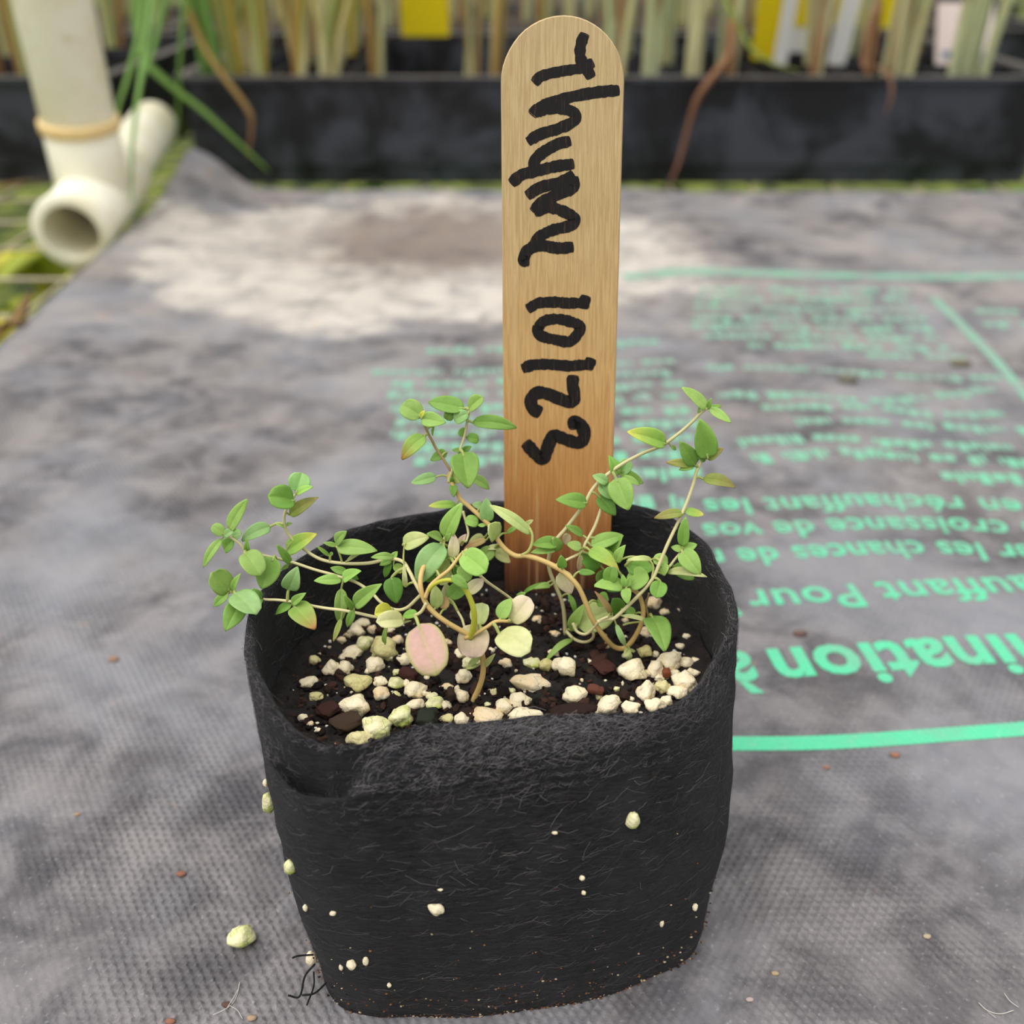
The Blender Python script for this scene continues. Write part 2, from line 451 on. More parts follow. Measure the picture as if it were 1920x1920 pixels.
def text_mesh(txt, offset, width=1.0):
    cu = bpy.data.curves.new('tmp_text', 'FONT'); cu.body = txt; cu.size = 1.0; cu.offset = offset
    cu.fill_mode = 'FRONT'; cu.resolution_u = 3; cu.space_character = 1.06
    ob = bpy.data.objects.new('tmp_text', cu); COL.objects.link(ob)
    dg = bpy.context.evaluated_depsgraph_get(); ev = ob.evaluated_get(dg); me = ev.to_mesh()
    v = [tuple(q.co) for q in me.vertices]; f = [tuple(p.vertices) for p in me.polygons]
    ev.to_mesh_clear(); bpy.data.objects.remove(ob, do_unlink=True); bpy.data.curves.remove(cu)
    return v, f
def lettering(name, txt, base_px, xh_mm, offset=0.025, label=None):
    """base_px: baseline in pixels from the first letter (right) to the last (left)."""
    v, f = text_mesh(txt, offset)
    us = [q[0] for q in v]; u0, u1 = min(us), max(us)
    B = [Vector(q) for q in crom([on_fab(*q) for q in base_px], 24)]
    L = [0.0]
    for a, b in zip(B[:-1], B[1:]): L.append(L[-1] + (b - a).length)
    xh = 0.50
    out = []
    for (u, w, _) in v:
        s = (u - u0) / (u1 - u0) * L[-1]
        k = min(max(np.searchsorted(L, s) - 1, 0), len(B) - 2)
        t = (s - L[k]) / (L[k + 1] - L[k]); p = B[k].lerp(B[k + 1], t)
        d = (B[min(k + 3, len(B) - 1)] - B[max(k - 3, 0)]); d.z = 0; d.normalize()
        up = Vector((-d.y, d.x, 0))
        q = p + up * (w / xh * xh_mm)
        out.append((q.x, q.y, fab_h(q.x, q.y) + LIFT))
    return mesh_obj(name, out, f, M['prnt'], fabric, smooth=False)
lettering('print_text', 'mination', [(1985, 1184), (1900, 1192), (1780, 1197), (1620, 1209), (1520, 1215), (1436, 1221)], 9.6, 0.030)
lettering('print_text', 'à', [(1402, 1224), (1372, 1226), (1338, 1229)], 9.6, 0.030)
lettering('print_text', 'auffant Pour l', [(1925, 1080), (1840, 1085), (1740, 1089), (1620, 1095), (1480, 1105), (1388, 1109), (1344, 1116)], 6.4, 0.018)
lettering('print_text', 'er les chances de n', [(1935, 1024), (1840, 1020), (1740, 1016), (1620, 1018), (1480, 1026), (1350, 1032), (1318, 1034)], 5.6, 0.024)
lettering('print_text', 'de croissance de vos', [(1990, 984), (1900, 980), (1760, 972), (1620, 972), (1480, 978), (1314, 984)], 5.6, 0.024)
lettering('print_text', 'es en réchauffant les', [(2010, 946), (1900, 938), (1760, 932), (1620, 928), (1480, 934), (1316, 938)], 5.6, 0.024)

def small_print(name, rows, xh, seed):
    """Rows too small and blurred to read: word-like runs of short marks."""
    rnd = random.Random(seed); mb = MB()
    for row in rows:
        B = [Vector(q) for q in crom([on_fab(*q) for q in row], 12)]
        L = [0.0]
        for a, b in zip(B[:-1], B[1:]): L.append(L[-1] + (b - a).length)
        s = 0.0
        while s < L[-1] - xh:
            for _ in range(rnd.randint(2, 9)):
                w = xh * rnd.choice((0.3, 0.72, 0.8, 0.85)); h0, h1 = 0.0, xh
                r = rnd.random()
                if r < 0.25: h1 = xh * 1.5
                elif r < 0.35: h0 = -xh * 0.4
                if s + w > L[-1]: break
                k = min(max(np.searchsorted(L, s) - 1, 0), len(B) - 2)
                p = B[k].lerp(B[k + 1], (s - L[k]) / (L[k + 1] - L[k])); d = B[min(k + 2, len(B) - 1)] - B[max(k - 2, 0)]; d.z = 0; d.normalize()
                up = Vector((d.y, -d.x, 0))
                q = []
                for a, b in ((0, h0), (w, h0), (w, h1), (0, h1)):
                    e = p + d * a + up * b; q.append((e.x, e.y, fab_h(e.x, e.y) + LIFT))
                mb.add(q, [(3, 2, 1, 0)])
                s += w + xh * 0.17
            s += xh * 0.75
    return mb.build(name, M['prnt'], fabric, smooth=False)
small_print('small_print', [[(800, 655), (930, 650), (1265, 636)], [(700, 694), (940, 690), (1278, 672)], [(735, 715), (940, 712), (1290, 692)], [(728, 738), (940, 733), (1290, 715)],
    [(735, 760), (940, 757), (1290, 738)], [(745, 784), (940, 780), (1292, 762)], [(735, 808), (940, 804), (1310, 787)], [(772, 832), (940, 830), (1320, 813)],
    [(780, 856), (940, 855), (1330, 842)]], 4.2, 3)
small_print('small_print', [[(1170, 880), (1260, 878), (1355, 876)], [(1165, 938), (1230, 936), (1300, 936)]], 5.0, 4)
small_print('small_print', [[(1310, 541), (1700, 541)], [(1300, 557), (1712, 557)], [(1300, 573), (1730, 576)], [(1300, 592), (1740, 593)], [(1295, 609), (1755, 611)],
    [(1315, 627), (1770, 630)], [(1400, 644), (1790, 648)], [(1620, 662), (1815, 666)], [(1825, 580), (2100, 585)], [(1840, 604), (2120, 610)]], 4.6, 5)
small_print('small_print', [[(1322, 685), (1500, 688), (1700, 702), (1875, 704)], [(1340, 737), (1480, 735), (1650, 747), (1860, 725)], [(1425, 760), (1600, 758), (1760, 772), (1900, 770)],
    [(1487, 785), (1610, 784), (1760, 795), (1940, 802)], [(1380, 823), (1530, 815), (1700, 826), (1940, 836)], [(1405, 852), (1560, 842), (1700, 850), (1960, 864)]], 4.0, 6)
small_print('small_print', [[(1760, 885), (1860, 888), (1990, 892)]], 4.4, 7)

# plant trays ---------------------------------------------------------------
def tray(name, xa, xb, ya, yb, zt, label):
    root = empty(name, ((xa + xb) / 2, ya, ZB)); tag(root, label, 'tray')
    def rr(x0, x1, y0, y1, r, z, n=6):
        out = []
        for cx, cy, a0 in ((x1 - r, y1 - r, 0), (x0 + r, y1 - r, 90), (x0 + r, y0 + r, 180), (x1 - r, y0 + r, 270)):
            for k in range(n + 1):
                a = math.radians(a0 + 90 * k / n); out.append((cx + r * math.cos(a), cy + r * math.sin(a), z))
        return out
    t = 5.0
    loops = [rr(xa + t, xb - t, ya + t, yb - t, 10, ZB), rr(xa + t, xb - t, ya + t, yb - t, 10, ZB + 0.3), rr(xa + t * .8, xb - t * .8, ya + t * .8, yb - t * .8, 11, ZB + 9),
             rr(xa + t * .55, xb - t * .55, ya + t * .55, yb - t * .55, 11, ZB + 10.5), rr(xa + 1, xb - 1, ya + 1, yb - 1, 12, zt - 3.5),
             rr(xa - 2.5, xb + 2.5, ya - 2.5, yb + 2.5, 13, zt - 3.2), rr(xa - 2.7, xb + 2.7, ya - 2.7, yb + 2.7, 13, zt - 0.3), rr(xa - 1.5, xb + 1.5, ya - 1.5, yb + 1.5, 13, zt),
             rr(xa + 4, xb - 4, ya + 4, yb - 4, 10, zt), rr(xa + 5, xb - 5, ya + 5, yb - 5, 9, zt - 1.5), rr(xa + 8, xb - 8, ya + 8, yb - 8, 8, ZB + 3)]
    v, f = [], []; n = len(loops[0])
    for l in loops: v += l
    for i in range(len(loops) - 1):
        for k in range(n): k2 = (k + 1) % n; f.append((i * n + k, i * n + k2, (i + 1) * n + k2, (i + 1) * n + k))
    f.append(tuple(range(n - 1, -1, -1))); f.append(tuple((len(loops) - 1) * n + k for k in range(n)))
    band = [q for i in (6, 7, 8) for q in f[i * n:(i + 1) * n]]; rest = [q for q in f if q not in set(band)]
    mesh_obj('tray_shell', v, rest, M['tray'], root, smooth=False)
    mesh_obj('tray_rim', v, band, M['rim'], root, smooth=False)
    return root
trayA = tray('plant_tray', -196, 322, 640, 915, 57, 'long black plastic tray of grass seedlings behind the fabric')
trayB = tray('plant_tray', -740, -238, 640, 915, 57, 'black plastic tray standing behind the cream pipe tee')
trayC = tray('plant_tray', -260, 470, 945, 1215, 57, 'black plastic tray in the second row behind the yellow card')
trayE = tray('plant_tray', -800, -290, 945, 1215, 57, 'black plastic tray in the second row behind the pipe riser')
trayD = tray('plant_tray', -300, 560, 1245, 1590, 57, 'black plastic tray in the third row farthest from the pot')
def cellpack(root, xa, xb, ya, yb, nx, ny, zt=54):
    """cell insert with raised dividers, soil in the cells"""
    w = (xb - xa) / nx; d = (yb - ya) / ny
    for j in range(ny + 1):
        v, f = box((xa + xb) / 2, ya + j * d, zt - 15, xb - xa, 1.6, 34); mesh_obj('cell_divider', v, f, M['tray'], root, smooth=False)
    for i in range(nx + 1):
        v, f = box(xa + i * w, (ya + yb) / 2, zt - 15.2, 1.6, yb - ya, 33.6); mesh_obj('cell_divider', v, f, M['tray'], root, smooth=False)
def soil_bed(name, xa, xb, ya, yb, z, label, seed):
    n = 40; v, f = [], []
    for j in range(n + 1):
        for i in range(n + 1):
            x = xa + (xb - xa) * i / n; y = ya + (yb - ya) * j / n
            v.append((x, y, z + 2.2 * mnoise.noise(Vector((x / 9.0, y / 9.0, seed)))))
    for j in range(n):
        for i in range(n): a = j * (n + 1) + i; f.append((a, a + 1, a + n + 2, a + n + 1))
    o = mesh_obj(name, v, f, M['traysoil']); tag(o, label, 'soil', kind='stuff'); return o
cellpack(trayA, -187, -98, 650, 905, 2, 5); soil_bed('tray_soil', -186, -99, 651, 904, 47, 'dark potting mix in the cells beside the pipe end of the long tray', 1)
cellpack(trayA, 36, 312, 650, 905, 5, 5); soil_bed('tray_soil', 37, 311, 651, 904, 47, 'dark potting mix in the cells to the right of the wooden label', 2)
cellpack(trayB, -520, -246, 650, 905, 5, 5); soil_bed('tray_soil', -519, -247, 651, 904, 47, 'dark potting mix in the tray behind the pipe tee', 3)
soil_bed('tray_soil', -250, 460, 955, 1205, 50, 'dark potting mix in the second row tray', 4)
soil_bed('tray_soil', -290, 550, 1255, 1580, 50, 'dark potting mix in the third row tray', 5)

# grass seedlings -----------------------------------------------------------
GC = dict(p=(234, 228, 180), g=(150, 182, 90), y=(234, 210, 104), b=(178, 132, 90), l=(210, 214, 142), s=(216, 220, 180))
def blade(mb, pts, w, c0, c1):
    P = [Vector(q) for q in crom(pts, 5)]; n = len(P)
    a, b = np.array(lin(c0)), np.array(lin(c1)); v, f, cols = [], [], []
    side0 = Vector((1, 0.25, 0)).normalized()
    for i, p in enumerate(P):
        t = i / (n - 1); hw = w / 2 * (1 - 0.75 * t ** 2.2); tg = (P[min(i + 1, n - 1)] - P[max(i - 1, 0)]).normalized()
        s = side0 - tg * side0.dot(tg); s.normalize(); nn = tg.cross(s)
        for q in (p - s * hw, p - nn * hw * 0.28, p + s * hw, p + nn * hw * 0.12): v.append(q); cols.append(tuple(a + (b - a) * t))
    for i in range(n - 1):
        for k in range(4): k2 = (k + 1) % 4; f.append((i * 4 + k, i * 4 + k2, i * 4 + 4 + k2, i * 4 + 4 + k))
    f.append((3, 2, 1, 0)); f.append(tuple((n - 1) * 4 + k for k in range(4)))
    o = len(mb.v); mb.v += v; mb.f += [tuple(i + o for i in q) for q in f]; mb.c += cols
PLACED = []                                   # (clump number, base, sampled blade points)
def grass(base, n, hmin, hmax, spread, pal, label, group, seed, w=(3.0, 5.4)):
    rnd = random.Random(seed); root = empty('grass_seedling', base); tag(root, label, 'seedling', group)
    me_ = len(PLACED); mine = []
    near = [q for b_, q in PLACED if math.hypot(b_[0] - base[0], b_[1] - base[1]) < spread * 2 + 70]
    near = np.concatenate(near) if near else np.zeros((0, 3))
    for i in range(n):
        best = None
        for tr in range(60):                  # lean a blade another way until it clears its neighbours
            a = rnd.uniform(0, 2 * math.pi); h = rnd.uniform(hmin, hmax); sp = spread * rnd.uniform(0.2, 1) * (1 - .008 * tr)
            b = Vector(base) + Vector((rnd.uniform(-4, 4), rnd.uniform(-4, 4), -3))
            dx, dy = math.cos(a) * sp, math.sin(a) * sp * 0.6
            pts = [b, b + Vector((dx * .12, dy * .12, h * .35)), b + Vector((dx * .45, dy * .45, h * .72)), b + Vector((dx, dy, h * rnd.uniform(.8, 1.0)))]
            sm = np.array(crom(pts, 12))
            d = np.sqrt(((sm[:, None, :] - near[None]) ** 2).sum(2)).min() if len(near) else 99.0
            if best is None or d > best[0]: best = (d, pts, sm)
            if d > 7.0: break
        c0, c1 = rnd.choice(pal); mine.append(best[2])
        mb = MB(); blade(mb, best[1], rnd.uniform(*w), GC[c0], GC[c1]); mb.build('blade', M['grass'], root)
    PLACED.append((base, np.concatenate(mine)))
    return root
def in_cell(x, y, xa, w, ya=650.0, d=51.0, m=9.0):
    """keep a seedling clear of the cell walls"""
    u = (x - xa) % w; v = (y - ya) % d
    return x - u + min(max(u, m), w - m), y - v + min(max(v, m), d - m)
def overhang(label, blades, base, roots):
    """blades rooted in the tray soil (root x, y per blade) that rise, arch over and hang in front of the rim"""
    root = empty('grass_seedling', (roots[0][0], roots[0][1], 47)); tag(root, label, 'seedling')
    for k, (pts, w, c0, c1) in enumerate(blades):
        P = [PY(*q) for q in pts]; rx, ry = roots[min(k, len(roots) - 1)]; r0 = Vector((rx, ry, 44)); top = P[0]
        up = Vector((rx + (top.x - rx) * .25, ry + (top.y - ry) * .25, max(95.0, top.z + 14))) if (top - r0).xy.length > 6 else None
        PLACED.append(((rx, ry, 47), np.array(crom([r0] + ([up] if up is not None else []) + P, 12))))
        lead = [r0] + ([up] if up is not None else [])
        mb = MB(); blade(mb, lead + P, w, GC.get(c0, c0), GC.get(c1, c1)); mb.build('blade', M['grass'], root)
GR = (140, 182, 96); DG = (112, 146, 62)
overhang('tuft of long green blades leaning out over the gap beside the pipe', [
    ([(300, -60, 640), (276, 60, 600), (262, 160, 560), (248, 270, 524), (247, 378, 496)], 4.0, GR, GR),
    ([(285, -60, 640), (262, 60, 612), (238, 150, 582), (222, 200, 562), (217, 252, 548)], 4.4, GR, DG),
    ([(352, -40, 640), (339, 90, 628), (335, 180, 622), (331, 276, 612)], 3.4, GR, DG),
    ([(262, -20, 640), (268, 100, 628), (320, 160, 620), (380, 207, 614), (440, 262, 606), (505, 322, 601)], 6, GR, DG),
    ([(318, -40, 650), (290, 80, 616), (262, 160, 584), (250, 226, 560)], 4.4, GR, GR)], None, [(-182, 655), (-178, 657), (-175, 660), (-172, 655), (-179, 661)])
overhang('bent yellow blade with a brown tip hanging over the tray rim', [
    ([(352, -10, 655), (374, 70, 647), (410, 130, 630), (465, 205, 618), (472, 240, 616), (464, 300, 612)], 5.4, (196, 178, 80), (140, 96, 76))], None, [(-160, 657)])
overhang('long dry brown blade hanging down the tray front to the fabric', [
    ([(1372, 40, 654), (1368, 100, 642), (1332, 150, 633), (1306, 190, 630), (1288, 250, 628), (1274, 300, 622), (1256, 344, 606)], 5.4, 'b', (126, 84, 70))], None, [(131, 656)])
overhang('short dry brown blade curling over the tray rim', [
    ([(1620, 118, 648), (1645, 124, 640), (1668, 142, 633), (1672, 180, 630), (1660, 218, 629)], 5.4, 'b', (140, 108, 96))], None, [(212, 656)])
overhang('fresh green blade arching along the tray rim before the white labels', [
    ([(1350, -30, 676), (1380, 40, 656), (1410, 92, 647), (1450, 119, 641), (1500, 133, 637)], 5, (150, 168, 80), (150, 160, 70))], None, [(112, 688)])

# cards and labels in the trays ----------------------------------------------
def card(name, cx, cy, zb, w, h, t, tilt, mat, label, cat, extra=None, lean=0.0):
    """upright flat card: centre x, y and bottom height in mm"""
    R = Matrix.Rotation(math.radians(lean), 3, 'X') @ Matrix.Rotation(math.radians(tilt), 3, 'Y')
    root = empty(name, (cx, cy, zb)); tag(root, label, cat)
    PLACED.append(((cx, cy, zb), np.array([tuple(R @ Vector((a, 0, b)) + Vector((cx, cy, zb))) for a in np.arange(-w / 2, w / 2 + 2, 5) for b in np.arange(0, h + 3, 6)])))
    def bevel_box(ox, oz, w, h, t, oy, m, nm):
        v, f = box(ox, oy, oz, w, t, h); v = [R @ q + Vector((cx, cy, zb)) for q in v]; return mesh_obj(nm, v, f, m, root, smooth=False)
    bevel_box(0, h / 2, w, h, t, 0, mat, 'card_face')
    for (ox, oz, ew, eh, m, nm) in (extra or []): bevel_box(ox, oz, ew, eh, 0.4, -t / 2 - 0.2, M[m], nm)
def stake(root_name, x, y, z0, z1):
    root = [o for o in bpy.data.objects if o.name == root_name][0]
    v, f = tube([(x, y + 1.8, z0), (x, y + 1.8, z1)], 1.2, 8); mesh_obj('stake', v, f, M['tray'], root)
q = PY(798, 68, 800); card('sticky_card', q.x, q.y, q.z, 34, 120, 1.0, 0, M['yellow'], 'bright yellow upright card held on a thin stake over the empty stretch of the tray', 'card')
stake('sticky_card', q.x, q.y, ZB + 2.5, q.z + 60)
q = PY(1505, 102, 776); card('tray_label', q.x, q.y, 56, 32, 110, 1.2, 0, M['white'], 'white upright card with a large yellow panel between the grass seedlings', 'label', [(0, 62, 29, 92, 'yellow', 'yellow_panel')])
stake('tray_label', q.x - 4, q.y, 42, 80)
q = PY(1432, 100, 740); card('tray_label', q.x, q.y, 55, 16, 120, 1.2, 1, M['yellow'], 'narrow yellow card leaning beside the white label', 'label')
stake('tray_label.001', q.x, q.y, 42, 80)
q = PY(1462, 100, 724); card('plant_marker', q.x, q.y, 44, 9, 125, 1.0, 4, M['white'], 'narrow white plant marker left of the yellow panel', 'label')
q = PY(1566, 100, 724); card('plant_marker', q.x, q.y, 44, 12, 125, 1.0, 7, M['white'], 'wide white plant marker right of the yellow panel', 'label')
q = PY(1640, 52, 880); card('sticky_card', q.x, q.y, q.z, 64, 120, 1.0, 1, M['yellow'], 'wide yellow card standing at the back of the long tray', 'card')
stake('sticky_card.001', q.x, q.y, 42, q.z + 50)
card('tray_label', 291, 716, 54.5, 36, 38, 1.5, 0, M['pinkw'], 'pinkish white card leaning among the seedlings by the tray end', 'label', [(-11, 6, 7, 4, 'blue', 'printed_patch'), (8, 5, 9, 4, 'blue', 'printed_patch')], lean=-24)

rg = random.Random(11)
PALL = [('y', 'g'), ('p', 'l'), ('p', 'y'), ('l', 'g'), ('b', 'y')]; PALR = [('p', 'l'), ('s', 'l'), ('p', 's'), ('s', 'g'), ('p', 'l'), ('b', 'p')]
gl = 'yellowing grass seedling by the pipe end of the long tray'
for (x, y) in [(-172, 662), (-150, 660), (-128, 664), (-110, 660), (-165, 700), (-140, 706), (-112, 702), (-170, 760), (-138, 768), (-112, 756), (-160, 830), (-120, 836)]:
    fr = y < 690; x, y = in_cell(x, y, -187, 44.5); grass((x, y, 47), rg.randint(7, 10), 110, 210, 85, PALL, gl + (' along its front rim' if fr else ', behind its front row'), 'seedlings by the pipe end' + (', front row' if fr else ', back rows'), rg.random())
gr = 'pale green grass seedling in the cells right of the wooden label'
for (x, y) in [(62, 664), (88, 660), (108, 666), (128, 660), (182, 664), (226, 662), (238, 668), (262, 662), (280, 668), (60, 712), (96, 720), (134, 716), (200, 714), (250, 716), (276, 760), (80, 780), (150, 786), (236, 782), (110, 850), (190, 850), (260, 850)]:
    fr = y < 690; x, y = in_cell(x, y, 36, 55.2); grass((x, y, 47), rg.randint(6, 9), 120, 220, 65, PALR, gr + (' along the tray rim' if fr else ', behind the front row'), 'seedlings right of the wooden label' + (', front row' if fr else ', back rows'), rg.random())
gb = 'yellow and brown grass seedling in the tray behind the pipe tee'
for (x, y) in [(-262, 664), (-276, 662), (-306, 660), (-318, 672), (-345, 662), (-292, 668), (-330, 664), (-370, 668), (-270, 700), (-340, 760), (-280, 730), (-320, 736), (-360, 728), (-410, 700), (-300, 820)]:
    x, y = in_cell(x, y, -520, 54.8); grass((x, y, 47), rg.randint(5, 7), 110, 200, 55, PALL, gb, 'seedlings behind the pipe tee', rg.random())
soil_bed('tray_soil', -790, -300, 955, 1205, 50, 'dark potting mix in the tray behind the pipe riser', 6)
for i in range(20):
    grass((-640 + 330 * ((i * 0.618) % 1), 970 + 200 * i / 20, 50), 7, 120, 220, 80, PALL, 'yellow grass seedling growing in the second row tray behind the pipe riser', 'seedlings behind the pipe riser', rg.random(), (4, 7))
gf = 'green grass seedling growing in the second row tray'
for i in range(40):
    grass((-235 + 690 * ((i * 0.618) % 1), 970 + 210 * i / 40, 50), rg.randint(6, 8), 120, 220, 70, PALL + PALR, gf, 'seedlings in the second row', rg.random(), (3, 5))
gt = 'green grass seedling growing in the third row tray'
for i in range(34):
    grass((-280 + 810 * ((i * 0.618 + .3) % 1), 1270 + 290 * i / 34, 50), 7, 120, 220, 80, PALL + PALR, gt, 'seedlings in the third row', rg.random(), (4, 7))
# dry stalks rising from the empty stretch
gd = 'sparse dry brown grass seedling standing in the empty stretch of the long tray'
for (x, y) in [(-82, 690), (-26, 690), (-12, 676), (22, 720)]:
    grass((x, y, 2.2), 4, 150, 230, 36, [('b', 'y'), ('p', 'l'), ('b', 'l')], gd, 'dry seedlings in the empty stretch', rg.random())

# PVC tee ------------------------------------------------------------------------
tl = math.radians(8)
O = PY(133, 437, 468)                          # centre of the open end
Rd = Vector((-0.03, math.cos(tl), math.sin(tl))).normalized(); Vd = Vector((0.035, -math.sin(tl), math.cos(tl))).normalized()
pvc = empty('pipe_tee', (O.x, O.y + 36, ZB)); tag(pvc, 'cream plastic pipe tee with an upright riser and one open end', 'pipe')
def ringtube(name, a, b, r_out, r_in, mat, flare=0.0, seg=40):
    a, b = Vector(a), Vector(b); d = (b - a).normalized(); s = d.cross(Vector((0, 0, 1)))
    if s.length < .1: s = d.cross(Vector((1, 0, 0)))
    s.normalize(); u = d.cross(s); L = (b - a).length
    prof = [(0, r_in), (0, r_in + .6), (0, r_out - 0.8 + flare), (0.8, r_out + flare), (L - 0.8, r_out + flare), (L, r_out - .8 + flare), (L, r_in), (L * .5, r_in), (0, r_in)]
    v, f = [], []
    for h, r in prof:
        for k in range(seg):
            an = 2 * math.pi * k / seg; v.append(a + d * h + (s * math.cos(an) + u * math.sin(an)) * r)
    for i in range(len(prof) - 1):
        for k in range(seg): k2 = (k + 1) % seg; f.append((i * seg + k, i * seg + k2, (i + 1) * seg + k2, (i + 1) * seg + k))
    o = mesh_obj(name, v, f, mat, pvc); return o
C0 = O + Rd * 40                                # where the riser meets the run
tee = ringtube('tee_run', O, O + Rd * 78, 17.0, 12.8, M['pvc'])
ringtube('end_lip', O + Rd * 0.4, O + Rd * 5, 18.0, 13.0, M['pvc'])
ringtube('tee_branch', C0 + Vd * 6, C0 + Vd * 38, 17.0, 12.8, M['pvc'])
ringtube('socket_ring', C0 + Vd * 34, C0 + Vd * 39.5, 18.3, 12.8, M['ring'])
ringtube('riser_pipe', C0 + Vd * 22, C0 + Vd * 230, 16.6, 13.2, M['pvc'])
ringtube('run_pipe', O + Rd * 60, O + Rd * 156, 13.4, 10.6, M['pvc'])

# dry leaves and weeds below the mesh ----------------------------------------------
def dry_leaf(pts, w, c, label):
    mb = MB(); P = [PY(*q) for q in pts]; blade(mb, P, w, c, tuple(int(x * .8) for x in c)); o = mb.build('dead_leaf', M['grass'], origin=P[0]); tag(o, label, 'leaf'); return o
dry_leaf([(-26, 640, 352), (2, 612, 368), (26, 606, 366), (43, 575, 385), (58, 548, 398)], 8, (176, 140, 92), 'curled tan dead leaf caught on the wire mesh beside the fabric edge')
dry_leaf([(-10, 352, 600), (40, 342, 610), (90, 338, 615)], 8, (150, 120, 80), 'dry brown straw lying on the mesh behind the pipe tee')
def weed(cx, cy, cz, n, seed, label, pal, ln=(60, 120)):
    rnd = random.Random(seed); root = empty('weed_plant', (cx, cy, cz)); tag(root, label, 'weed', 'yellow-green weeds below the bench' if 'yellow' in label else 'green weeds below the tray')
    v, f = tube([(cx, cy, cz + 1), (cx + 4, cy - 3, cz - 200), (cx, cy, -650)], [2.0, 3.0, 4.0], 7); mesh_obj('stem', v, f, M['grass'], root, cols=[lin((150, 170, 80))] * len(v))
    for i in range(n):
        a = rnd.uniform(0, 6.28); l = rnd.uniform(*ln); z = rnd.uniform(10, 60); b = Vector((cx, cy, cz))
        mb = MB(); c = rnd.choice(pal); blade(mb, [b, b + Vector((math.cos(a) * l * .4, math.sin(a) * l * .4, z)), b + Vector((math.cos(a) * l, math.sin(a) * l, z * .8))], rnd.uniform(18, 34), c, c)
        mb.build('blade', M['grass'], root)
YG = [(234, 226, 92), (222, 218, 84), (190, 200, 80)]
wl = 'broad yellow-green weed growing under the bench mesh beside the pipe tee'
for (x, y, z) in [(-236, 430, -78), (-300, 470, -80), (-240, 520, -80), (-345, 400, -80), (-330, 600, -80), (-215, 345, -78), (-440, 560, -80), (-260, 600, -78)]:
    weed(x, y, z, 8, rg.random(), wl, YG, (35, 58))
wg = 'bright green weed growing under the bench mesh below the long tray'
for i, x in enumerate(range(-130, 340, 48)):
    weed(x, 640 + (i % 2) * 26, -73, 8, rg.random(), wg, [(130, 238, 80), (150, 240, 100), (170, 226, 100)] if i not in (5, 6) else [(170, 140, 80), (150, 120, 70)], (20, 32))
# ------------------------------------------------------------------ fabric pot
PC = Vector((-2.5, 115.0, 0))
NT_ = 180
def loop(pts):
    """(x, y, z) points round the pot -> NT_ samples by angle (periodic Catmull-Rom)"""
    q = sorted(((math.atan2(p[1] - PC.y, p[0] - PC.x), math.hypot(p[0] - PC.x, p[1] - PC.y), p[2]) for p in pts))
    n = len(q); ext = [(a - 2 * math.pi, r, z) for a, r, z in q[-3:]] + q + [(a + 2 * math.pi, r, z) for a, r, z in q[:3]]
    th = np.linspace(-math.pi, math.pi, NT_, endpoint=False)
    A = np.array([e[0] for e in ext]); R = np.array([e[1] for e in ext]); Z = np.array([e[2] for e in ext])
    def herm(V, t):
        i = np.clip(np.searchsorted(A, t) - 1, 1, len(A) - 3)
        h = A[i + 1] - A[i]; u = (t - A[i]) / h
        m0 = (V[i + 1] - V[i - 1]) / (A[i + 1] - A[i - 1]) * h; m1 = (V[i + 2] - V[i]) / (A[i + 2] - A[i]) * h
        return (2 * u**3 - 3 * u**2 + 1) * V[i] + (u**3 - 2 * u**2 + u) * m0 + (-2 * u**3 + 3 * u**2) * V[i + 1] + (u**3 - u**2) * m1
    r = herm(R, th); z = herm(Z, th)
    return np.stack([PC.x + r * np.cos(th), PC.y + r * np.sin(th), z], 1)
def pxl(L): return [tuple(PZ(a, b, z)) for a, b, z in L]
rim_px = [(457, 1195, 52), (474, 1135, 53), (516, 1080, 53), (580, 1036, 53), (650, 994, 53), (700, 980, 53), (760, 968, 53), (880, 948, 54), (1040, 940, 54), (1150, 942, 54), (1228, 956, 53.5),
          (1300, 1000, 53), (1348, 1058, 53), (1378, 1118, 52.5), (1382, 1170, 51.5), (1362, 1228, 50), (1318, 1294, 48), (1254, 1336, 47.5), (1130, 1346, 47), (1000, 1355, 47), (880, 1364, 47),
          (780, 1374, 47), (700, 1396, 47), (640, 1408, 47), (600, 1406, 47), (556, 1388, 48), (512, 1350, 50), (478, 1285, 51.5)]
rim = loop(pxl(rim_px))
bot = loop([(-29.6, 112, 0), (-29, 126, 0), (-20, 137, 0), (-2, 139, 0), (16, 138, 0), (27, 129, 0), (29.5, 114, 0), (27.6, 101, 0), (19, 95.8, 0), (3, 91.4, 0), (-12, 90.3, 0), (-20, 90.4, 0), (-25.0, 92.2, 0), (-28.6, 99, 0)])
mid = loop([(-34.0, 113, 25), (-32.8, 128, 25), (-22, 141, 25), (-2, 143, 25), (18, 141, 25), (29.2, 130, 25), (31.5, 115, 25), (30.0, 103, 25), (20, 95.4, 25), (3, 90.8, 25), (-12, 89.0, 25), (-22, 88.8, 25), (-28.2, 92.2, 25), (-32.4, 101, 25)])
sh = loop([(-36.4, 113, 46), (-34.5, 128, 46), (-24, 141.5, 46), (-2, 145.5, 46), (18, 143, 46), (29.5, 132, 46), (31.4, 115, 46)] +
          pxl([(1378, 1262, 45), (1338, 1330, 44.5), (1270, 1372, 44.5), (1160, 1396, 44.5), (1010, 1428, 44), (900, 1456, 43.5), (760, 1478, 43), (640, 1492, 43.2), (566, 1484, 43.6), (516, 1436, 44.5), (478, 1330, 46)]))
low = bot + (mid - bot) * np.array([0.16, 0.16, 0]); low[:, 2] = 2.2
b0 = bot.copy(); b0[:, :2] = np.array(PC.xy) + (bot[:, :2] - np.array(PC.xy)) * 0.96
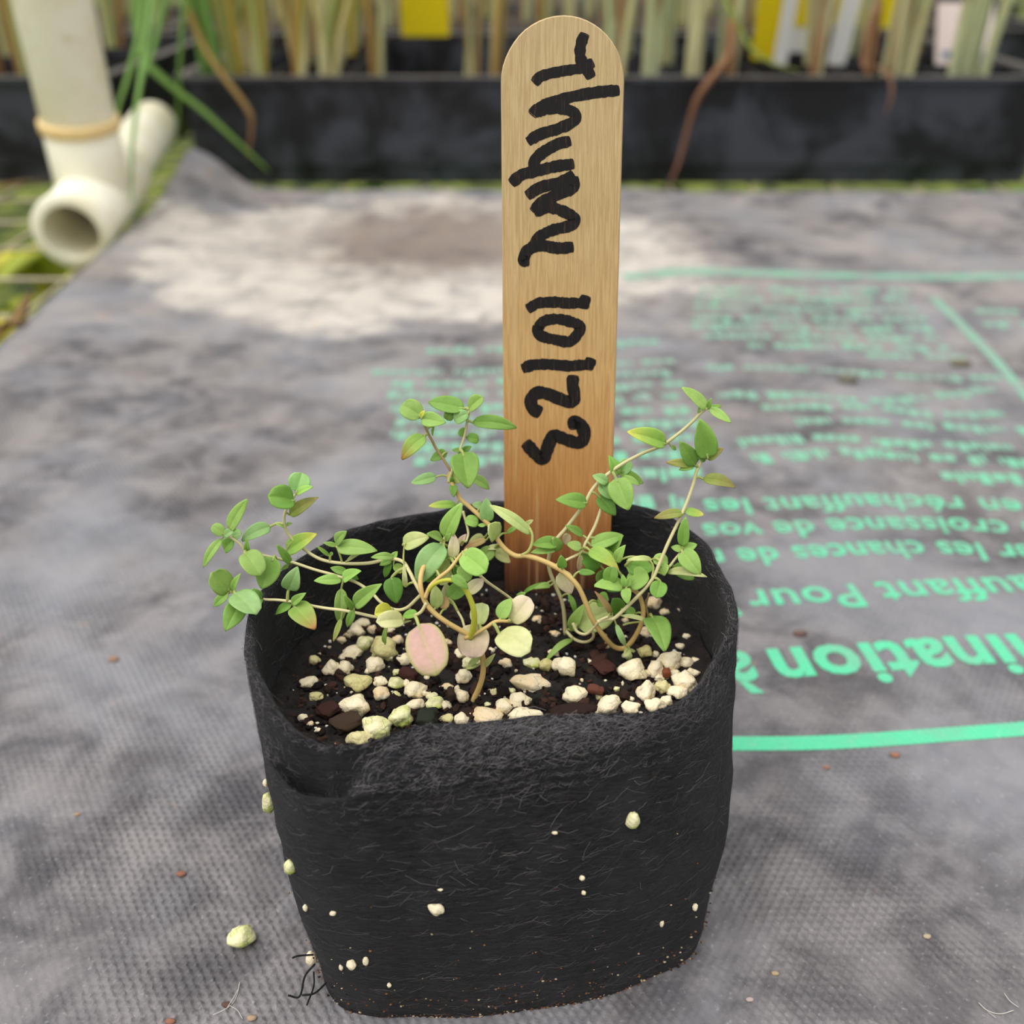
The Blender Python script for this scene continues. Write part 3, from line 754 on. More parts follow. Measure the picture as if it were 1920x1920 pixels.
def inset(L, d, z=None):
    q = L.copy(); c = np.array(PC.xy); v = L[:, :2] - c; r = np.linalg.norm(v, axis=1, keepdims=True)
    q[:, :2] = c + v * (r - d) / r
    if z is not None: q[:, 2] = z
    return q
rim_hi = rim.copy(); rim_hi[:, 2] += 0.45; rim_hi = inset(rim_hi, 0.55)
rim_in = inset(rim, 1.3); rim_in[:, 2] -= 0.2
def rmin(L, K, d):
    q = L.copy(); c = np.array(PC.xy); r1 = np.linalg.norm(L[:, :2] - c, axis=1); r2 = np.linalg.norm(K[:, :2] - c, axis=1) - d
    q[:, :2] = c + (L[:, :2] - c) * (np.minimum(r1, r2) / r1)[:, None]; return q
under = rmin(inset(sh, 2.0, 42.5), rim_in, 0.2); innw = rmin(inset(mid, 1.6, 36.0), rim_in, 0.3)
# between: blend so that only the front lip hangs over the inside
mid_in = (rim_in + under) / 2; mid_in[:, 2] = 45.5
ctrl = [b0, bot, low, mid, sh, rim, rim_hi, rim_in, mid_in, under, innw]
par = [0, 1, 2, 3, 4, 5, 6, 7, 8, 9, 10]
sub = [1, 3, 8, 12, 14, 2, 2, 3, 3, 4]
rows = []
for i in range(len(ctrl) - 1):
    a = ctrl[max(i - 1, 0)]; b = ctrl[i]; c = ctrl[i + 1]; d = ctrl[min(i + 2, len(ctrl) - 1)]
    hard = i >= 4
    for k in range(sub[i]):
        t = k / sub[i]
        if hard: rows.append(b + (c - b) * t)
        else:
            m0 = (c - a) * .5; m1 = (d - b) * .5
            if i <= 1: m0 = (c - b) * .6
            rows.append((2*t**3-3*t**2+1) * b + (t**3-2*t**2+t) * m0 + (-2*t**3+3*t**2) * c + (t**3-t**2) * m1)
rows.append(ctrl[-1])
verts = []
tuck = PZ(588, 1438, 45.2); R_SH, R_RIM = sum(sub[:4]), sum(sub[:5])
for ri, r in enumerate(rows):
    for p in r:
        q = Vector(p); n = Vector((q.x - PC.x, q.y - PC.y, 0)).normalized()
        amt = 0.55 * mnoise.noise(q / 9.0) + 0.3 * mnoise.noise(q / 3.5 + Vector((7, 1, 2)))
        amt *= min(1.0, max(0.0, q.z / 3.0))
        q = q + n * amt
        if ri > 3: q.z += 0.35 * mnoise.noise(q / 5.0 + Vector((3, 9, 4))) * min(1, q.z / 12)
        if R_SH < ri < R_RIM:
            u = (ri - R_SH) / (R_RIM - R_SH); g = math.exp(-((q.x - tuck.x) / 4.3) ** 2) * (1.0 if q.y < 105 else 0.0)
            q.z -= 12.0 * g * math.sin(math.pi * u ** 1.1) ** 0.7
            g2 = math.exp(-((q.x + 6) / 22.0) ** 2) * (1.0 if q.y < 108 else 0.0)
            q.z += 0.8 * g2 * math.sin(math.pi * u)
        verts.append(q)
faces = []
nr = len(rows)
for i in range(nr - 1):
    for k in range(NT_): k2 = (k + 1) % NT_; faces.append((i * NT_ + k, i * NT_ + k2, (i + 1) * NT_ + k2, (i + 1) * NT_ + k))
faces.append(tuple(range(NT_ - 1, -1, -1))); faces.append(tuple((nr - 1) * NT_ + k for k in range(NT_)))
pot = empty('fabric_pot', (PC.x, PC.y, 0)); tag(pot, 'small square black felt grow pot standing on the landscape fabric', 'pot')
mesh_obj('pot_wall', verts, faces, M['felt'], pot)
POTV = verts; POTF = list(faces)
# loose felt fibres lying on the cloth
rnd = random.Random(5); mb = MB()
fuzz_c = [lin((84, 81, 84)), lin((64, 62, 64)), lin((120, 116, 114)), lin((66, 58, 52))]
nrow_out = sum(sub[:7])
rowz = [float(np.mean(np.linalg.norm(rows[q + 1] - rows[q], axis=1))) if q + 1 < nr else 0 for q in range(nr)]; rowz[0] = 0
cum = np.cumsum(rowz) / sum(rowz)
for k in range(9000):
    i = int(np.searchsorted(cum, rnd.random())); i = min(i, nr - 3); j = rnd.randrange(NT_)
    p = POTV[i * NT_ + j]
    if p.y > 128 and i < nrow_out - 3: continue
    e1 = (POTV[i * NT_ + (j + 1) % NT_] - p); e2 = (POTV[min(i + 1, nr - 1) * NT_ + j] - p); nn = e1.cross(e2)
    if nn.length < 1e-6 or e1.length < 1e-6: continue
    nn.normalize(); e1.normalize(); e2n = nn.cross(e1)
    a = rnd.gauss(0.15, 0.38); L = rnd.uniform(0.9, 3.2) * (1.8 if rnd.random() < .06 else 1); d = e1 * math.cos(a) + e2n * math.sin(a); s = nn.cross(d)
    cv = rnd.uniform(-.25, .25) * L; w = rnd.uniform(0.010, 0.024)
    p = p + e1 * rnd.uniform(0, 1) + e2n * rnd.uniform(0, 1.2)
    pts = [p - d * L / 2 + nn * 0.1, p + s * cv * .6 + nn * rnd.uniform(.14, .3), p + d * L / 2 + nn * 0.1]
    v = []
    for q in pts: v += [q - s * w, q + s * w]
    mb.add(v, [(0, 1, 3, 2), (2, 3, 5, 4)], rnd.choice(fuzz_c))
bandc = [lin((92, 89, 93)), lin((76, 74, 78)), lin((116, 112, 113))]  # rim fuzz, packed dense and pale so the band looks lit from above
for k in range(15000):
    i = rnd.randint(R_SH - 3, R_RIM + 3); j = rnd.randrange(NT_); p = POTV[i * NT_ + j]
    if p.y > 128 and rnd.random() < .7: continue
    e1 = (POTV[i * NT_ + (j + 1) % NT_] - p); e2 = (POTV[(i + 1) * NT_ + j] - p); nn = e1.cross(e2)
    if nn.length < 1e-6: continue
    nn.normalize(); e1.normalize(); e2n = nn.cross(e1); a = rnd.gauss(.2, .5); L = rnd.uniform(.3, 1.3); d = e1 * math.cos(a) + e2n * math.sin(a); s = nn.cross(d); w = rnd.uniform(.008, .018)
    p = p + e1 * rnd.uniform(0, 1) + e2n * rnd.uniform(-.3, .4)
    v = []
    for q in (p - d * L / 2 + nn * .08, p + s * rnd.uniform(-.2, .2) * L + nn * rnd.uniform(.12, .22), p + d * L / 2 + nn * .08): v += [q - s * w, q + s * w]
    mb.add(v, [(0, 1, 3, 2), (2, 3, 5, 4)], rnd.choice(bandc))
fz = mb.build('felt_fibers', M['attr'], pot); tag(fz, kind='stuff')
# frayed threads at the bottom corner
for pts, r in (([(590, 1808, 92.5), (572, 1830, 92), (562, 1868, 91), (540, 1866, 91)], .16), ([(588, 1790, 93), (560, 1792, 92.5), (548, 1796, 92)], .14), ([(588, 1822, 92), (588, 1850, 91.6), (575, 1885, 90)], .13), ([(612, 1842, 92), (590, 1862, 91), (566, 1866, 90.6)], .16)):
    P = [PY(*q) for q in pts]; P = [Vector((p.x, p.y, max(p.z, 0.25))) for p in P]
    v, f = tube(crom(P, 6), r, 5); mesh_obj('loose_thread', v, f, M['felt'], pot)

# ------------------------------------------------------------------ potting soil
def soil_z(x, y):
    v = Vector((x, y, 0))
    return 39.6 + 0.9 * mnoise.noise(v / 7.0) + 0.7 * mnoise.noise(v / 2.6 + Vector((5, 5, 0))) + 0.3 * mnoise.noise(v / 1.0 + Vector((1, 9, 0)))
inner = inset(under, 0.4)
rings = 46; verts, faces = [(PC.x, PC.y, soil_z(PC.x, PC.y))], []
for i in range(1, rings + 1):
    t = i / rings
    for k in range(NT_):
        x = PC.x + (inner[k][0] - PC.x) * t; y = PC.y + (inner[k][1] - PC.y) * t
        verts.append((x, y, soil_z(x, y) + 0.8 * sstep(.86, 1, t)))
for k in range(NT_): faces.append((0, 1 + k, 1 + (k + 1) % NT_))
for i in range(rings - 1):
    for k in range(NT_): k2 = (k + 1) % NT_; a = 1 + i * NT_; faces.append((a + k, a + NT_ + k, a + NT_ + k2, a + k2))
soil = mesh_obj('potting_soil', verts, faces, M['soil'], origin=(PC.x, PC.y, 38)); tag(soil, 'damp dark brown potting soil filling the felt pot', 'soil', kind='stuff')
ICO = {}
def ico(n):
    if n not in ICO:
        bm = bmesh.new(); bmesh.ops.create_icosphere(bm, subdivisions=n, radius=1.0)
        ICO[n] = ([v.co.copy() for v in bm.verts], [tuple(v.index for v in f.verts) for f in bm.faces]); bm.free()
    return ICO[n]
def in_pot(rnd, m=0.97):
    while True:
        k = rnd.randrange(NT_); t = math.sqrt(rnd.random()) * m
        return PC.x + (inner[k][0] - PC.x) * t, PC.y + (inner[k][1] - PC.y) * t
rnd = random.Random(8); mb = MB(); iv, jf = ico(1)
for k in range(2600):
    x, y = in_pot(rnd, 1.0); s = rnd.uniform(.18, .55) * (2.0 if rnd.random() < .08 else 1); z = soil_z(x, y) + s * .3
    sc = Vector((rnd.uniform(.5, 1.6), rnd.uniform(.5, 1.6), rnd.uniform(.5, 1))) * s; R = Matrix.Rotation(rnd.uniform(0, 6), 3, 'Z') @ Matrix.Rotation(rnd.uniform(-.6, .6), 3, 'X')
    mb.add([R @ Vector((q.x * sc.x, q.y * sc.y, q.z * sc.z)) * (1 + rnd.uniform(-.25, .25)) + Vector((x, y, z)) for q in iv], jf,
           lin(rnd.choice([(30, 22, 20), (44, 30, 26), (50, 36, 30), (24, 18, 17), (62, 42, 34)])))
o = mb.build('soil_crumbs', M['attr'], soil, smooth=False); tag(o, kind='stuff')
mb = MB()
for k in range(260):
    x, y = in_pot(rnd); s = rnd.uniform(.12, .3); z = soil_z(x, y) + s * .8
    mb.add([Vector((q.x * s * rnd.uniform(.6, 1.5), q.y * s, q.z * s)) + Vector((x, y, z)) for q in iv], jf, lin(rnd.choice([(214, 204, 186), (190, 176, 150), (226, 222, 214)])))
o = mb.build('perlite_dust', M['attr'], soil, smooth=False); tag(o, kind='stuff')
# dirt on the outside of the pot's foot
mb = MB()
for k in range(2400):
    i = 1 + int(abs(rnd.gauss(0, 4.0))); j = rnd.randrange(NT_)
    if i > 16: continue
    if math.cos(2 * math.pi * j / NT_ - math.pi) and rnd.random() < 0.25: continue
    p = POTV[i * NT_ + j]
    if p.y > 120: continue
    s = rnd.uniform(.04, .17); n = Vector((p.x - PC.x, p.y - PC.y, 0)).normalized(); p = p + n * s * .4 + Vector((rnd.uniform(-.6, .6), 0, rnd.uniform(-.5, .8)))
    p.z = max(p.z, s * .5)
    mb.add([Vector((q.x * s * rnd.uniform(.6, 2), q.y * s, q.z * s)) + p for q in iv], jf, lin(rnd.choice([(110, 70, 46), (70, 46, 34), (136, 96, 62), (40, 30, 26), (190, 170, 140)])))
o = mb.build('dirt_specks', M['attr'], pot, smooth=False); tag(o, kind='stuff')

# ------------------------------------------------------------------ perlite
def grain_mesh(name, cen, rx, ry, rz, rot, seed, mat, lumps=0.30, parent=None):
    iv, jf = ico(3); off = Vector((seed * 3.7, seed * 1.3, seed * 2.1)); v = []
    R = Matrix.Rotation(rot, 3, 'Z')
    rr = random.Random(seed)
    cuts = [(Vector((rr.uniform(-1, 1), rr.uniform(-1, 1), rr.uniform(-.3, 1))).normalized(), rr.uniform(.66, .9)) for _ in range(3)]
    for q in iv:
        d = 1 + lumps * 1.5 * mnoise.noise(q * 1.1 + off) + lumps * 0.8 * mnoise.noise(q * 2.4 + off) + 0.09 * mnoise.noise(q * 5.5 + off) - .16 * max(0, mnoise.noise(q * 3.2 - off) - .35)
        p = q * d
        for n, c in cuts:
            e = p.dot(n) - c
            if e > 0: p = p - n * e * 0.6
        v.append(R @ Vector((p.x * rx, p.y * ry, p.z * rz)) + Vector(cen))
    return mesh_obj(name, v, jf, mat, parent, origin=(cen[0], cen[1], cen[2] - rz * .6))
GRAINS = """678.5,1167,25,17,w 668,1182,30,28,w 684,1206,30,30,g 699,1180,18,18,t 664,1221,46,22,w,-38 719,1217,48,54,y 702,1248,32,36,w 623,1252,30,36,w 648,1251,30,34,w
590,1237,19,22,y 579,1279,32,20,w,-30 592,1305,28,16,y,-25 668,1279,48,36,y 664,1322,48,44,w 713,1277,26,18,w 713.5,1300,30,28,t 743,1280,28,30,g 742,1260,13,13,g 762,1282,18,20,w
778,1294,38,34,w,-40 779,1321,32,22,w 743,1303,15,16,y 707,1362,54,48,g 751,1344,40,46,g 567,1346,17,20,w 582,1357,12,12,t 598,1369,14,9,w 671,1384,45,28,y 790,1372,16,12,w
757,1238,28,28,w 810,1306,20,16,g 869,1268,32,28,w 864,1304,30,28,w 857,1291,10,16,w 838,1287,20,14,t 816,1318,30,26,g 836,1323,20,24,w 837,1348,25,16,y 866,1349,26,28,w
882,1341,14,16,w 914,1345,54,36,t 945,1325,32,40,w 974,1315,40,32,w 994,1282,60,42,t 926,1299,14,22,y 958,1296,16,14,g 915,1321,13,11,g 986,1346,62,30,w 943,1358,18,10,w
881,1366,16,8,w 862,1367,8,6,w 999,1243,32,20,g,-15 1025,1246,24,26,y 1007,1162,20,18,t 882,1243,30,26,g 949,1243,22,20,t 921,1220,14,14,w 862,1227,24,20,w 838,1205,18,22,t
1059,1248,46,42,w,30 1042,1226,12,12,w 1186,1256,56,42,w 1230,1255,30,36,w 1256,1240,42,42,w 1287,1243,28,26,w 1210,1221,28,24,y 1177,1230,18,18,g 1229,1228,14,20,w
1242,1269,30,14,w 1243,1287,30,26,y 1283,1278,46,40,w,30 1271,1297,36,24,w 1210,1300,32,50,w 1250,1314,24,24,w 1229,1322,34,28,w 1183,1328,32,26,w,25 1142,1322,38,40,w
1123,1306,14,20,g 1120,1333,24,18,w 1182,1310,14,8,w 1077,1303,42,36,w 1091,1275,7,9,t 1135,1276,6,5,w 1106,1240,7,8,w 1156,1292,12,10,g 1167,1282,5,14,w 1227,1131,26,30,t
1241,1125,18,18,t 1274,1143,12,10,w 1287,1194,15,13,w 1173,1195,7,9,w 1211,1185,22,24,t 1172,1163,14,10,t 1247,1147,20,14,t 1275,1212,16,14,w 1137,1211,10,18,t 1131,1191,16,10,t
1040,1188,18,15,t 640,1200,16,14,t 735,1232,16,16,w 690,1258,12,12,w 730,1180,20,16,w 770,1215,18,18,g 900,1290,8,8,w 1034,1222,14,10,w 800,1300,14,12,w 905,1362,14,8,w 655,1190,18,14,t
745,1200,22,20,t 800,1270,10,10,w 1095,1332,12,9,w 1160,1318,12,10,w 1265,1262,20,16,w 1215,1262,18,14,t 1300,1262,22,18,w 1304,1238,16,14,w""".split()
KN = dict(w=('cream white', 'perl_w'), g=('green-tinged', 'perl_g'), t=('tan stained', 'perl_t'), y=('olive yellow', 'perl_y'))
for i, g in enumerate(GRAINS):
    a = g.split(','); px, py, w, h = map(float, a[:4]); kd = a[4]; rot = math.radians(-float(a[5])) if len(a) > 5 else random.Random(i).uniform(-.25, .25)
    p = PZ(px, py, 40.6)
    for _ in range(3): p = PZ(px, py, soil_z(p.x, p.y) + 0.28 * min(w, h) * axial(p) / F)
    k = axial(p) / F * 0.54
    rx = w * k; rz = h * k * 0.80; ry = (rx + rz) * .5
    o = grain_mesh('perlite_grain', p, rx, ry, rz, rot, i + 1, M[KN[kd][1]])
    sz = 'large ' if max(w, h) >= 40 else ('tiny ' if max(w, h) < 17 else '')
    where = ('heaped by the pot wall next to the green lettering' if px > 1195 and py > 1200 else 'under the sprigs by the pot wall next to the lettering' if px > 1195 else 'lying against the folded front rim of the pot' if py > 1334 else
             'lying on bare soil by the tucked pot corner' if px < 630 else 'lying on the soil around the pink thyme leaf' if px < 830 else 'lying at the foot of the bare thyme stem' if px < 965 else 'lying on open soil below the wooden label')
    tag(o, '%s%s perlite grain %s' % (sz, KN[kd][0], where), 'perlite', '%s%s perlite grains %s' % (sz, KN[kd][0], where))
# grains stuck to the pot wall: cast the view ray at the wall mesh
from mathutils.bvhtree import BVHTree
bvh = BVHTree.FromPolygons([tuple(v) for v in POTV], POTF)
for i, (px, py, w, h, kd, lab) in enumerate([(1185, 1537, 26, 32, 'g', 'pale green perlite bead stuck high on the front of the felt pot'), (818, 1702, 30, 20, 'w', 'ragged white perlite flake stuck low on the front of the felt pot'),
    (503, 1505, 26, 34, 'g', 'large cream perlite bead clinging to the pot side above a smaller greenish one'), (547, 1623, 23, 27, 'g', 'round greenish perlite bead clinging to the side of the felt pot'),
    (580, 1800, 20, 29, 'w', 'oblong cream perlite bead stuck at the frayed foot of the felt pot'), (660, 1806, 18, 18, 'w', 'cream perlite crumb in the dirt at the foot of the felt pot'),
    (686, 1800, 11, 18, 'w', 'slim cream perlite crumb in the dirt at the foot of the felt pot'), (625, 1711, 12, 9, 'w', 'white perlite speck near the frayed side of the felt pot'), (574, 1701, 10, 14, 'w', 'white perlite speck on the very edge of the felt pot'),
    (1302, 1700, 11, 13, 'w', 'white perlite speck on the dirty side of the felt pot'), (1240, 1731, 8, 12, 'w', 'pale perlite speck above the dirty pot corner'), (1091, 1645, 10, 9, 'w', 'white perlite speck in the middle of the pot front'),
    (1040, 1561, 12, 6, 'w', 'thin white perlite sliver on the pot front'), (825, 1668, 10, 5, 'w', 'thin white perlite sliver above the ragged flake'), (1094, 1673, 9, 8, 'w', 'greyish perlite speck below the white one on the pot front'),
    (640, 1813, 8, 12, 'w', 'white perlite speck beside the cream crumb at the pot foot'), (730, 1846, 8, 9, 'w', 'white perlite speck low on the pot foot'), (498, 1468, 12, 16, 'w', 'pale perlite bead peeking out beside the pot shoulder')]):
    d = ray(px, py).normalized(); hit = bvh.ray_cast(Vector((0, 0, H)), d)
    if hit[0] is None:
        hit = bvh.find_nearest(PY(px, py, 96.5 if py > 1650 else 104)); n = hit[1]; p = hit[0]
        p = p.lerp(PY(px, py, p.y), .55)
    else: p = hit[0]; n = hit[1]
    k = axial(p) / F * .52; r = min(w, h) * k
    p = p + ((Vector((0, 0, H)) - p).normalized() * .6 + n * .5) * r * .6
    o = grain_mesh('perlite_grain', p, w * k, r * .9, h * k * 1.25, 0, 200 + i, M[KN[kd][1]], .16); tag(o, lab, 'perlite')
p = PZ(453, 1757, 1.3); o = grain_mesh('perlite_grain', p, 2.15, 1.9, 1.5, .3, 300, M['perl_g'], .2); tag(o, 'lone cream perlite grain lying on the fabric beside the pot', 'perlite')
for i, (px, py, w, c, lab) in enumerate([(1738, 1757, .55, (214, 190, 150), 'tiny tan seed lying on the fabric right of the pot'), (1453, 1826, .5, (206, 176, 130), 'tiny ochre grit lying on the fabric near the dirty pot corner'),
    (1678, 1417, .8, (178, 112, 76), 'rust brown bark crumb just below the green rule'), (1500, 1190, 1.3, (110, 76, 66), 'dark brown bark crumb between the printed words'), (340, 1640, .7, (160, 88, 62), 'reddish crumb on the fabric left of the pot'),
    (145, 1528, .5, (190, 150, 110), 'small tan crumb on the bare fabric'), (213, 1238, 1.0, (176, 126, 96), 'orange-brown crumb on the upper bare fabric'), (425, 1885, .6, (84, 50, 40), 'dark brown crumb next to the fluff tuft'),
    (320, 1916, .6, (166, 96, 66), 'rusty crumb at the fabric front'), (472, 1910, .6, (200, 160, 120), 'sandy crumb near the fluff tuft'), (1405, 1875, .5, (220, 190, 180), 'pinkish crumb on the fabric front'), (1590, 715, 3.0, (110, 104, 84), 'mossy crumb on the small print'), (1800, 685, 3.0, (120, 106, 80), 'brown crumb beside the ruled column'), (1550, 1440, .6, (180, 120, 90), 'faint orange crumb below the green rule')]):
    p = on_fab(px, py); iv, jf = ico(2); rr = random.Random(i)
    v = [Vector((q.x * w * 1.2, q.y * w * .8, q.z * w * .45)) * (1 + .35 * mnoise.noise(q * 1.5 + Vector((i, 2, 3)))) + Vector((p.x, p.y, p.z + w * .3)) for q in iv]
    o = mesh_obj('bark_crumb', v, jf, M['attr'], origin=(p.x, p.y, p.z), cols=[lin(tuple(.62 * q + .38 * 105 for q in c))] * len(v)); tag(o, lab, 'crumb')
# bark chips and clods on the soil
for i, (px, py, w, h, d, c, rot, lab) in enumerate([(1134, 1250, 34, 30, .35, (66, 40, 34), .5, 'flat square red-brown bark chip on the soil'), (1075, 1336, 78, 26, .9, (46, 32, 28), .1, 'large dark clod of soil against the front rim'),
    (767, 1263, 34, 18, .6, (64, 38, 34), -.5, 'dark reddish bark sliver beside the pink leaf'), (650, 1352, 52, 36, .4, (62, 48, 38), .6, 'broken brown leaf scrap by the pot tuck'), (802, 1346, 38, 34, .9, (42, 46, 36), 0, 'mossy dark clod near the front rim'),
    (846, 1302, 14, 20, .8, (56, 42, 36), .3, 'dark bark stub beside the thyme stem'), (1116, 1293, 30, 14, .6, (96, 58, 46), -.3, 'small reddish bark splinter on the soil'), (1250, 1262, 14, 12, .7, (128, 74, 50), 0, 'orange bark crumb among the perlite'),
    (615, 1330, 40, 30, .5, (56, 34, 30), .9, 'dark fibrous bark piece near the left wall')]):
    p = PZ(px, py, 40.8); k = axial(p) / F * .52; iv, jf = ico(3)
    R = Matrix.Rotation(rot, 3, 'Z')
    v = []
    for q in iv:
        e = Vector([math.copysign(abs(t) ** .6, t) for t in q]); m = 1 + .3 * mnoise.noise(q * 1.8 + Vector((i * 5, 1, 1))) + .12 * mnoise.noise(q * 5)
        v.append(R @ Vector((e.x * w * k, e.y * h * k * 1.2, e.z * d)) * m + p)
    o = mesh_obj('bark_chip', v, jf, M['attr'], origin=(p.x, p.y, p.z - d), cols=[lin(c)] * len(v)); tag(o, lab, 'bark')
# pale fluff threads on the fabric
def fluff(name, strands, label):
    root = None; mb = MB()
    for pts, r in strands:
        P = [on_fab(*q) for q in pts]; P = [Vector((p.x, p.y, p.z + .25 + .2 * math.sin(i * 2))) for i, p in enumerate(P)]
        v, f = tube(crom(P, 6), r * .5, 5); mb.add(v, f, lin((196, 190, 184)))
    o = mb.build(name, M['attr']); tag(o, label, 'fibre')
fluff('fluff_tuft', [([(400, 1905), (424, 1895), (438, 1880), (446, 1862), (450, 1845)], .12), ([(432, 1888), (446, 1898), (455, 1912)], .1), ([(425, 1894), (440, 1872), (449, 1852)], .12)], 'wisp of pale fluff lying on the fabric left of the pot')
fluff('fluff_tuft', [([(1834, 1882), (1850, 1898), (1875, 1902), (1900, 1896)], .14), ([(1882, 1864), (1892, 1880), (1910, 1890)], .12), ([(1850, 1898), (1866, 1912)], .08)], 'curled pale root threads lying at the fabric corner')

# ------------------------------------------------------------------ wooden label
SW, ST = 17.2, 1.7
A0 = Vector((0, 0, 0)); k1 = 164.5; k2 = k1 * 201.0 / 232.0
B1 = Vector((0, 0, H)) + ray(1046, 1000) * k1; B2 = Vector((0, 0, H)) + ray(1055, 150) * k2
SD = (B2 - B1).normalized(); SX = Vector((1, 0, 0)); SX = (SX - SD * SX.dot(SD)).normalized(); SN = SX.cross(SD); SN = -SN if SN.y > 0 else SN
def on_stick(px, py, lift=0.0):
    d = ray(px, py); o = Vector((0, 0, H)); t = (B1 - o).dot(SN) / d.dot(SN); return o + d * t + SN * lift
top_s = (on_stick(1056, 28) - B1).dot(SD); bot_s = -30.0
r = SW / 2
outl = []
for k in range(25): a = math.pi * k / 24; outl.append((r * math.cos(a), top_s - r + r * math.sin(a) * 1.0))
outl += [(-r, s) for s in np.linspace(top_s - r, bot_s + r, 30)[1:-1]]
for k in range(25): a = math.pi + math.pi * k / 24; outl.append((r * math.cos(a), bot_s + r + r * math.sin(a)))
outl += [(r, s) for s in np.linspace(bot_s + r, top_s - r, 30)[1:-1]]
lab = empty('plant_label', B1 + SD * bot_s); tag(lab, 'upright wooden craft stick label handwritten in black marker, stuck into the pot', 'label')
lab.rotation_euler = (0, 0, 0)
LAY = [(0.0, 0.35), (0.35, 0.0), (ST - .35, 0.0), (ST, 0.35)]
v, f = [], []; n = len(outl)
for dpt, ins in LAY:
    for a, s in outl:
        jit = 0.05 * mnoise.noise(Vector((a * 2, s * 1.3, 1)))
        sc = 1 - ins / r * .5
        cs = max(min(s, top_s - r), bot_s + r)
        v.append(B1 + SX * (a * sc + jit) + SD * (cs + (s - cs) * sc) - SN * dpt)
for i in range(3):
    for k in range(n): k2_ = (k + 1) % n; f.append((i * n + k, (i + 1) * n + k, (i + 1) * n + k2_, i * n + k2_))
f.append(tuple(range(n))); f.append(tuple(3 * n + k for k in range(n - 1, -1, -1)))
# mesh in the stick's own upright frame so that the grain follows it
Rm = Matrix((SX, -SN, SD))                     # world -> stick axes
org = B1 + SD * bot_s
def stick_mesh(name, verts, faces, mat):
    me = bpy.data.meshes.new(name); me.from_pydata([tuple((Rm @ (q - org)) * S) for q in verts], [], faces); me.materials.append(mat); me.update()
    o = bpy.data.objects.new(name, me); COL.objects.link(o); o.parent = lab; o.rotation_euler = Rm.transposed().to_euler(); return o
stick_mesh('wooden_stick', v, f, M['wood'])
def pen(name, strokes, w, sc, ox, oy):
    V, Fc = [], []
    for si, st in enumerate(strokes):
        P = crom([(ox + a / sc, oy + b / sc) for a, b in st], 10); nP = len(P); W = []
        base = len(V)
        for i, p in enumerate(P):
            t = np.array(P[min(i + 1, nP - 1)]) - np.array(P[max(i - 1, 0)]); t = t / (np.linalg.norm(t) + 1e-9); s = np.array((-t[1], t[0]))
            e = min(1.0, .88 + .12 * min(i, nP - 1 - i) / 3.0)
            ww = w / 2 * e * (1 + .14 * mnoise.noise(Vector((p[0] / 9, p[1] / 9, si)))) 
            for sg in (-1, 1):
                q = np.array(p) + s * sg * ww
                q[1] += 1.6 * mnoise.noise(Vector((q[0] * .9, q[1] * .08, 5 + sg)))
                V.append(on_stick(q[0], q[1], 0.03 + 0.004 * si))
        for i in range(nP - 1): a = base + i * 2; Fc.append((a, a + 1, a + 3, a + 2))
        # rounded ends
        for (i0, i1, sgn) in ((0, 1, -1), (nP - 1, nP - 2, 1)):
            c = np.array(P[i0]); t = np.array(P[i0]) - np.array(P[i1]); t = t / np.linalg.norm(t); s = np.array((-t[1], t[0])); ww = w / 2 * .88
            b2 = len(V); ring_ = []
            for k in range(9):
                a = -math.pi / 2 + math.pi * k / 8; q = c + s * math.sin(a) * ww + t * math.cos(a) * ww * .22; V.append(on_stick(q[0], q[1], 0.03 + 0.004 * si)); ring_.append(b2 + k)
            Fc.append(tuple(ring_))
    stick_mesh(name, V, Fc, M['ink'])
pen('handwritten_letter', [[(628, 140), (606, 200), (600, 260), (612, 310), (640, 350), (668, 400)], [(676, 312), (600, 345), (480, 365), (370, 392), (328, 432)]], 21, 3.2, 900, 20)
pen('handwritten_letter', [[(832, 478), (700, 490), (560, 515), (440, 548), (350, 585), (315, 625)], [(330, 612), (410, 588), (500, 588), (568, 618), (560, 665), (470, 708), (360, 742), (290, 785)]], 22, 3.2, 900, 20)
pen('handwritten_letter', [[(540, 782), (470, 800), (390, 842), (335, 890), (325, 930), (345, 965)], [(560, 920), (450, 935), (340, 962), (250, 985), (190, 1035)]], 22, 3.2, 900, 20)
pen('handwritten_letter', [[(560, 985), (480, 1030), (360, 1062), (285, 1110)], [(556, 1000), (560, 1060), (470, 1100), (370, 1150), (322, 1205)], [(330, 1210), (410, 1180), (500, 1205), (566, 1245), (540, 1290), (440, 1315), (360, 1355), (320, 1410)]], 22, 3.2, 900, 20)
pen('handwritten_letter', [[(556, 1418), (470, 1425), (390, 1412), (330, 1415), (280, 1445), (262, 1500), (290, 1500)]], 23, 3.2, 900, 20)
pen('handwritten_digit', [[(606, 210), (520, 212), (430, 206), (340, 212), (278, 246)], [(616, 172), (606, 205), (600, 240)]], 21, 3.097, 900, 500)
pen('handwritten_digit', [[(338, 352), (372, 316), (440, 304), (520, 318), (582, 348), (560, 400), (515, 436), (440, 424), (360, 404), (334, 372), (340, 345)]], 21, 3.097, 900, 500)
pen('handwritten_slash', [[(632, 568), (520, 576), (400, 568), (310, 570), (248, 592)], [(646, 535), (636, 565), (624, 592)]], 21, 3.097, 900, 500)
pen('handwritten_digit', [[(541, 635), (538, 690), (548, 745), (530, 785), (470, 770), (390, 738), (330, 734), (296, 775), (310, 825), (350, 848)]], 24, 3.097, 900, 500)
pen('handwritten_digit', [[(552, 940), (548, 900), (590, 925), (606, 985), (572, 1022), (500, 1004), (428, 982), (400, 1030), (368, 1112), (320, 1085), (265, 1022)]], 24, 3.097, 900, 500)
